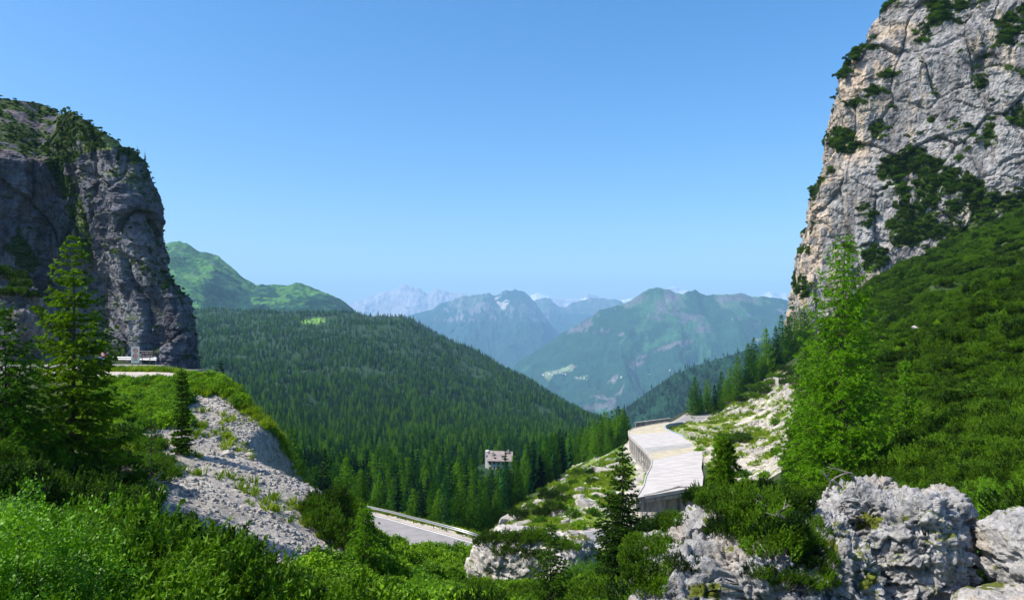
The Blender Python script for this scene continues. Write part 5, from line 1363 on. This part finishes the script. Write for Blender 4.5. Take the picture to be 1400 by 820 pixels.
# end wall: folded concrete fascia with the portal under its left half
e0, e1, e2 = (18.3, 108.0), (26.0, 114.2), (30.4, 114.0)
MB().hexa([gl(18.3,108.0,RZ-2.0), gl(26.0,113.9,RZ-3.6), gl(26.0,114.4,RZ-3.6), gl(18.1,108.5,RZ-2.0)], [gl(18.3,108.0,RZ-.06), gl(26.0,113.9,RZ+.42), gl(26.0,114.4,RZ+.42), gl(18.1,108.5,RZ-.06)]).build('portal_fascia', MT['concrete'], gal)
MB().hexa([gl(26.03,113.7,RZ-6.0), gl(33.0,112.6,RZ-6.0), gl(33.0,113.1,RZ-6.0), gl(26.03,114.2,RZ-6.0)], [gl(26.03,113.7,RZ+.45), gl(33.0,112.6,RZ+.2), gl(33.0,113.1,RZ+.2), gl(26.03,114.2,RZ+.45)]).build('wing_wall', MT['concrete'], gal)
for k in range(9):
    t_ = (k + .3) / 9; x_, y_ = 18.3 + 7.7 * t_, 108.1 + 5.9 * t_
    if k < 6: MB().box(gl(x_, y_ + .1, -29.0 - 0.2), (0.1, 0.1, 3.0)).build('portal_bar', MT['darksteel'], gal)
MB().hexa([gl(17.0,106.3,-31.0), gl(18.6,107.8,-31.0), gl(18.5,108.0,-31.0), gl(16.9,106.5,-31.0)], [gl(17.0,106.3,-29.6), gl(18.6,107.8,-29.0), gl(18.5,108.0,-29.0), gl(16.9,106.5,-29.6)]).build('parapet', MT['concrete'], gal)
# grey retaining parapet seen over the far end
rw = empty('retaining_wall', (38, 196, -27)); tag(rw, 'thin grey retaining wall above the far end of the gallery roof', 'wall')
MB().hexa([(-5.9,-6.0,-2.5),(4.0,-1.5,-1.2),(4.0,-1.0,-1.2),(-5.9,-5.5,-2.5)], [(-5.9,-6.0,0.75),(4.0,-1.5,1.3),(4.0,-1.0,1.3),(-5.9,-5.5,0.75)]).build('wall_panel', MT['concrete'], rw)
MB().hexa([(-6.0,-6.1,0.76),(4.1,-1.6,1.31),(4.1,-0.9,1.31),(-6.0,-5.4,0.76)], [(-6.0,-6.1,0.9),(4.1,-1.6,1.45),(4.1,-0.9,1.45),(-6.0,-5.4,0.9)]).build('coping', MT['roofgrey'], rw)

# ------------------------------------------------------------------ mountain house in the forest
hp = on(684, 402); hz = -(644 - HOR) / F * 402
house = empty('house', (hp.x, hp.y, hz), math.radians(-6)); tag(house, 'white mountain house with a faded pink roof standing in the forest', 'house')
def hb(c, d, name, mat, par=house): return MB().box(c, d).build(name, MT[mat], par)
hb((0, 0, 3.6), (13.0, 8.4, 7.6), 'wall', 'plaster')
hb((-7.2, -0.4, 5.6), (1.9, 3.4, 11.6), 'tower', 'plaster')
rf = MB().add([(-6.5,-5.3,6.7),(7.3,-5.3,6.7),(6.9,-.2,11.0),(-5.9,-.2,11.4),(-6.5,4.9,6.9),(7.3,4.9,6.9),(-6.5,-5.3,6.3),(7.3,-5.3,6.3),(7.3,4.9,6.4),(-6.5,4.9,6.4)],
              [(0,1,2,3),(3,2,5,4),(6,7,1,0),(8,9,4,5),(1,7,8,5,2),(6,0,3,4,9),(9,8,7,6)]).build('roof', MT['roofpink'], house)
MB().box((-3.6, -2.6, 10.0), (.8, .8, 2.2)).build('chimney', MT['roofgrey'], rf)
MB().box((4.6, -1.2, 11.2), (.9, .9, 1.8)).build('chimney', MT['roofgrey'], rf)
MB().box((-2.4, -4.0, 8.05), (1.0, .5, .9)).build('skylight', MT['glass'], rf)
MB().box((1.5, -3.2, 8.8), (.8, .5, .7)).build('skylight', MT['glass'], rf)
hb((0.2, -4.6, 6.15), (13.4, .7, .35), 'eave_beam', 'woodpost')
for fx_ in (-5.2, -2.8, -0.4, 2.0, 4.4):
    for fz_ in (5.4, 2.6):
        w_ = hb((fx_, -4.23, fz_), (1.0, .08, 1.25), 'window', 'glass')
        MB().box((fx_, -4.25, fz_ - .72), (1.2, .16, .14)).build('sill', MT['roofgrey'], w_)
hb((-7.2, -2.13, 8.6), (.7, .08, .9), 'window', 'glass')

# ------------------------------------------------------------------ traffic signs
def disc(r, y, n=20): return [(r * math.cos(6.2832*k/n), y, r * math.sin(6.2832*k/n)) for k in range(n)]
def ringm(mb, cx, cz, r0, r1, y):
    n = 20; o = [(cx + r1*math.cos(6.2832*k/n), y, cz + r1*math.sin(6.2832*k/n)) for k in range(n)]; i_ = [(cx + r0*math.cos(6.2832*k/n), y, cz + r0*math.sin(6.2832*k/n)) for k in range(n)]
    mb.add(o + i_, [(k, (k+1) % n, n + (k+1) % n, n + k) for k in range(n)])
def rectm(mb, x0, z0, x1, z1, y): mb.add([(x0,y,z0),(x1,y,z0),(x1,y,z1),(x0,y,z1)], [(0,1,2,3)])
sg = W(185, 500, 66.5); sg.z = gh(sg.x, sg.y)
s1 = empty('road_sign', sg, math.radians(4)); tag(s1, 'tall white rectangular traffic sign with two red rings beside the upper road', 'road sign')
top_z = (HOR - 473.5) / F * 66.5 - sg.z; bot_z = (HOR - 496) / F * 66.5 - sg.z
for px_ in (-.26, .26): MB().tube([(px_, .06, -.3), (px_, .06, top_z)], .03, 8).build('post', MT['darksteel'], s1)
MB().box((0, 0, (top_z+bot_z)/2), (.74, .04, top_z-bot_z)).build('panel', MT['signwhite_shaded'], s1)
m = MB(); hgt = top_z - bot_z
ringm(m, 0.02, bot_z + hgt*.76, .14, .21, -.026); ringm(m, 0.0, bot_z + hgt*.42, .14, .21, -.026); m.build('red_ring', MT['signred'], s1)
m = MB()
for cz in (bot_z + hgt*.76,): rectm(m, -.09, cz-.03, .0, cz+.04, -.027); rectm(m, .03, cz-.03, .10, cz+.04, -.027)
rectm(m, -.05, bot_z+hgt*.42-.05, .05, bot_z+hgt*.42+.05, -.027)
for k, w_ in enumerate((.07, .05, .08, .06)): rectm(m, -.2+k*.1, bot_z+hgt*.17, -.2+k*.1+w_, bot_z+hgt*.17+.07, -.027)
m.build('print', MT['signblack'], s1)
s2p = W(200, 500, 67.4); s2p.z = gh(s2p.x, s2p.y)
s2 = empty('road_sign', s2p, math.radians(-3)); tag(s2, 'dark direction sign with two rows of small pale lettering right of the white sign', 'road sign')
t2 = (HOR - 479.6) / F * 67.4 - s2p.z; bo2 = (HOR - 488.8) / F * 67.4 - s2p.z
for px_ in (-.42, .3): MB().tube([(px_, .06, -.3), (px_, .06, t2)], .03, 8).build('post', MT['darksteel'], s2)
MB().box((0, 0, (t2+bo2)/2), (1.3, .04, t2-bo2)).build('panel', MT['signblack'], s2)
m = MB(); h2 = t2 - bo2
for (z0_, z1_) in ((.90, 1.0), (0, .06)): rectm(m, -.65, bo2+h2*z0_, .65, bo2+h2*z1_, -.026)
rr_ = random.Random(2)
for row in (.58, .22):
    x_ = -.42
    while x_ < .56:
        w_ = rr_.choice((.035, .05, .06)); rectm(m, x_, bo2+h2*row, x_+w_, bo2+h2*(row+.17), -.026); x_ += w_ + (.015 if rr_.random() < .8 else .07)
rectm(m, -.57, bo2+h2*.25, -.47, bo2+h2*.6, -.026)
m.build('lettering', MT['signgrey'], s2)
s3p = W(140, 500, 77.5); s3p.z = gh(s3p.x, s3p.y)
s3 = empty('road_sign', s3p, 0); tag(s3, 'small triangular warning sign with a blue and white plate behind the upper guardrail', 'road sign')
t3 = (HOR - 478.5) / F * 77.5 - s3p.z
MB().tube([(0, .05, -.3), (0, .05, t3 - .1)], .03, 8).build('post', MT['darksteel'], s3)
MB().add([(-.36,0,t3-.68),(.36,0,t3-.68),(0,0,t3),(-.36,.03,t3-.68),(.36,.03,t3-.68),(0,.03,t3)], [(0,1,2),(5,4,3),(0,3,4,1),(1,4,5,2),(2,5,3,0)]).build('triangle_panel', MT['signred'], s3)
MB().add([(-.22,-.005,t3-.6),(.22,-.005,t3-.6),(0,-.005,t3-.17)], [(0,1,2)]).build('triangle_face', MT['signwhite_shaded'], s3)
MB().box((0, 0, t3-.88), (.7, .03, .28)).build('lower_plate', MT['signwhite_shaded'], s3)
MB().box((0, -.02, t3-.81), (.66, .01, .1)).build('blue_band', MT['signblue'], s3)

# ------------------------------------------------------------------ village on the far mountain
Q = CENT_P.reshape(-1, 3); qc = Q[:, 0] / Q[:, 1] * F + 700; qr = HOR - Q[:, 2] / Q[:, 1] * F
gm = MB().hexa([(-9,-7,-6),(9,-7,-6),(9,7,-6),(-9,7,-6)], [(-9,-7,9),(9,-7,9),(9,7,9),(-9,7,9)])
wm = bpy.data.meshes.new('wall'); wm.from_pydata(gm.v, [], gm.f); wm.materials.append(MT['farwall'])
gr_ = MB().add([(-10,-8.5,8.6),(10,-8.5,8.6),(10,8.5,8.6),(-10,8.5,8.6),(-10,0,14),(10,0,14)], [(0,1,5,4),(2,3,4,5),(1,2,5),(3,0,4),(3,2,1,0)])
rm = bpy.data.meshes.new('roof'); rm.from_pydata(gr_.v, [], gr_.f); rm.materials.append(MT['farroof'])
rv = random.Random(9)
for px_, py_ in [(747,512),(752,511),(755,513),(758,509),(762,510),(766,510),(769,511),(773,508),(778,503),(781,501),(784,502),(774,512),(790,516),(795,517),(799,516),(838,520),(850,517),(742,513),(888,511),(915,506)]:
    j = int(np.argmin((qc - px_) ** 2 + (qr - py_) ** 2 + np.where(Q[:, 1] > 9000, 1e6, 0)))
    r = empty('village_house', Q[j], rv.uniform(-.8, .8), (rv.uniform(.7, 1.3),) * 3)
    tag(r, 'tiny pale house in the village on the far mountainside', 'house', 'village houses on the far mountainside')
    link('wall', wm, r); link('roof', rm, r)

# ------------------------------------------------------------------ dead wood on the gravel edge
dm = MB()
p0 = on(182, 26) + Vector((0, 0, .3)); p1 = on(228, 28) + Vector((0, 0, 1.1))
dm.tube([p0, p0.lerp(p1, .5) + Vector((0, 0, .12)), p1], [.06, .05, .02], 6); dm.tube([p0.lerp(p1, .5) + Vector((0, 0, .1)), p0.lerp(p1, .8) + Vector((.1, 0, .5))], [.03, .01], 5)
o = dm.build('dead_branch', MT['greywood']); tag(o, 'bare grey dead branch sticking out at the upper edge of the gravel slope', 'branch')

rw_ = random.Random(8)
for bx_, by_, tx_, ty_ in [(1128,668,1158,645),(1150,660,1120,642),(1165,655,1140,640),(1060,700,1032,682),(1048,716,1080,690),(1085,722,1062,698),(1030,712,1052,742)]:
    a_ = on_rock(BD_P, bx_, by_); b_ = W(tx_, ty_, a_.y - 0.15); m_ = MB()
    mid = a_.lerp(b_, .5) + Vector((rw_.uniform(-.08, .08), -.05, rw_.uniform(-.05, .1)))
    m_.tube([a_ - Vector((0, 0, .05)), a_.lerp(mid, .6) + Vector((rw_.uniform(-.05, .05), 0, .03)), mid, b_], [.028, .022, .016, .006], 6)
    for _ in range(3): m_.tube([mid.lerp(b_, rw_.random()), b_ + Vector((rw_.uniform(-.2, .2), rw_.uniform(-.1, .1), rw_.uniform(-.12, .12)))], [.008, .003], 4)
    tag(m_.build('dead_branch', MT['greywood']), 'bare grey dead branch twisting over the huge boulder', 'branch', 'bare dead branches twisting over the huge boulder')
# ------------------------------------------------------------------ haze
hz_m, nt, N, L, out = _nt('haze_air')
pv = N.new('ShaderNodeVolumePrincipled')
pv.inputs['Color'].default_value = (0.38, 0.68, 1.0, 1)
pv.inputs['Density'].default_value = 6.2e-5
pv.inputs['Anisotropy'].default_value = 0.0
L.new(pv.outputs[0], out.inputs['Volume'])
hzb = MB().hexa([(-46000,-1500,-2600),(46000,-1500,-2600),(46000,26500,-2600),(-46000,26500,-2600)], [(-46000,-1500,1330),(46000,-1500,1330),(46000,26500,1330),(-46000,26500,1330)])
o = hzb.build('haze', hz_m); tag(o, kind='stuff')

# ------------------------------------------------------------------ labels: order from the left inside small groups
ORD = ['leftmost', 'second from the left', 'third from the left', 'fourth from the left', 'fifth from the left', 'sixth from the left', 'seventh from the left', 'eighth from the left', 'ninth from the left', 'tenth from the left', 'eleventh from the left', 'twelfth from the left', 'thirteenth from the left', 'fourteenth from the left', 'fifteenth from the left', 'sixteenth from the left', 'seventeenth from the left', 'eighteenth from the left', 'nineteenth from the left', 'twentieth from the left']
GR = {}
for o in sc.objects:
    if o.parent is None and o.get('group'): GR.setdefault(o['group'], []).append(o)
for g, os_ in GR.items():
    if 20 < len(os_) <= 60:
        os_.sort(key=lambda o: o.location.y); m_ = math.ceil(len(os_) / 3)
        for k, rw in enumerate(('front', 'middle', 'back')):
            row = sorted(os_[k * m_:(k + 1) * m_], key=lambda o: o.location.x / max(o.location.y, 1))
            for q, o in enumerate(row): o['label'] = ('rightmost' if q == len(row) - 1 else ORD[q]) + ' in the ' + rw + ' row of ' + g
    if 2 <= len(os_) <= 20:
        os_.sort(key=lambda o: o.location.x / max(o.location.y, 1))
        for k, o in enumerate(os_):
            w = 'rightmost' if k == len(os_) - 1 else ORD[k]
            o['label'] = w + ' of the ' + g

for o in sc.objects:
    if o.parent is None and len((o.get('label') or '').split()) > 16: print('LONG', o.name, o['label'])
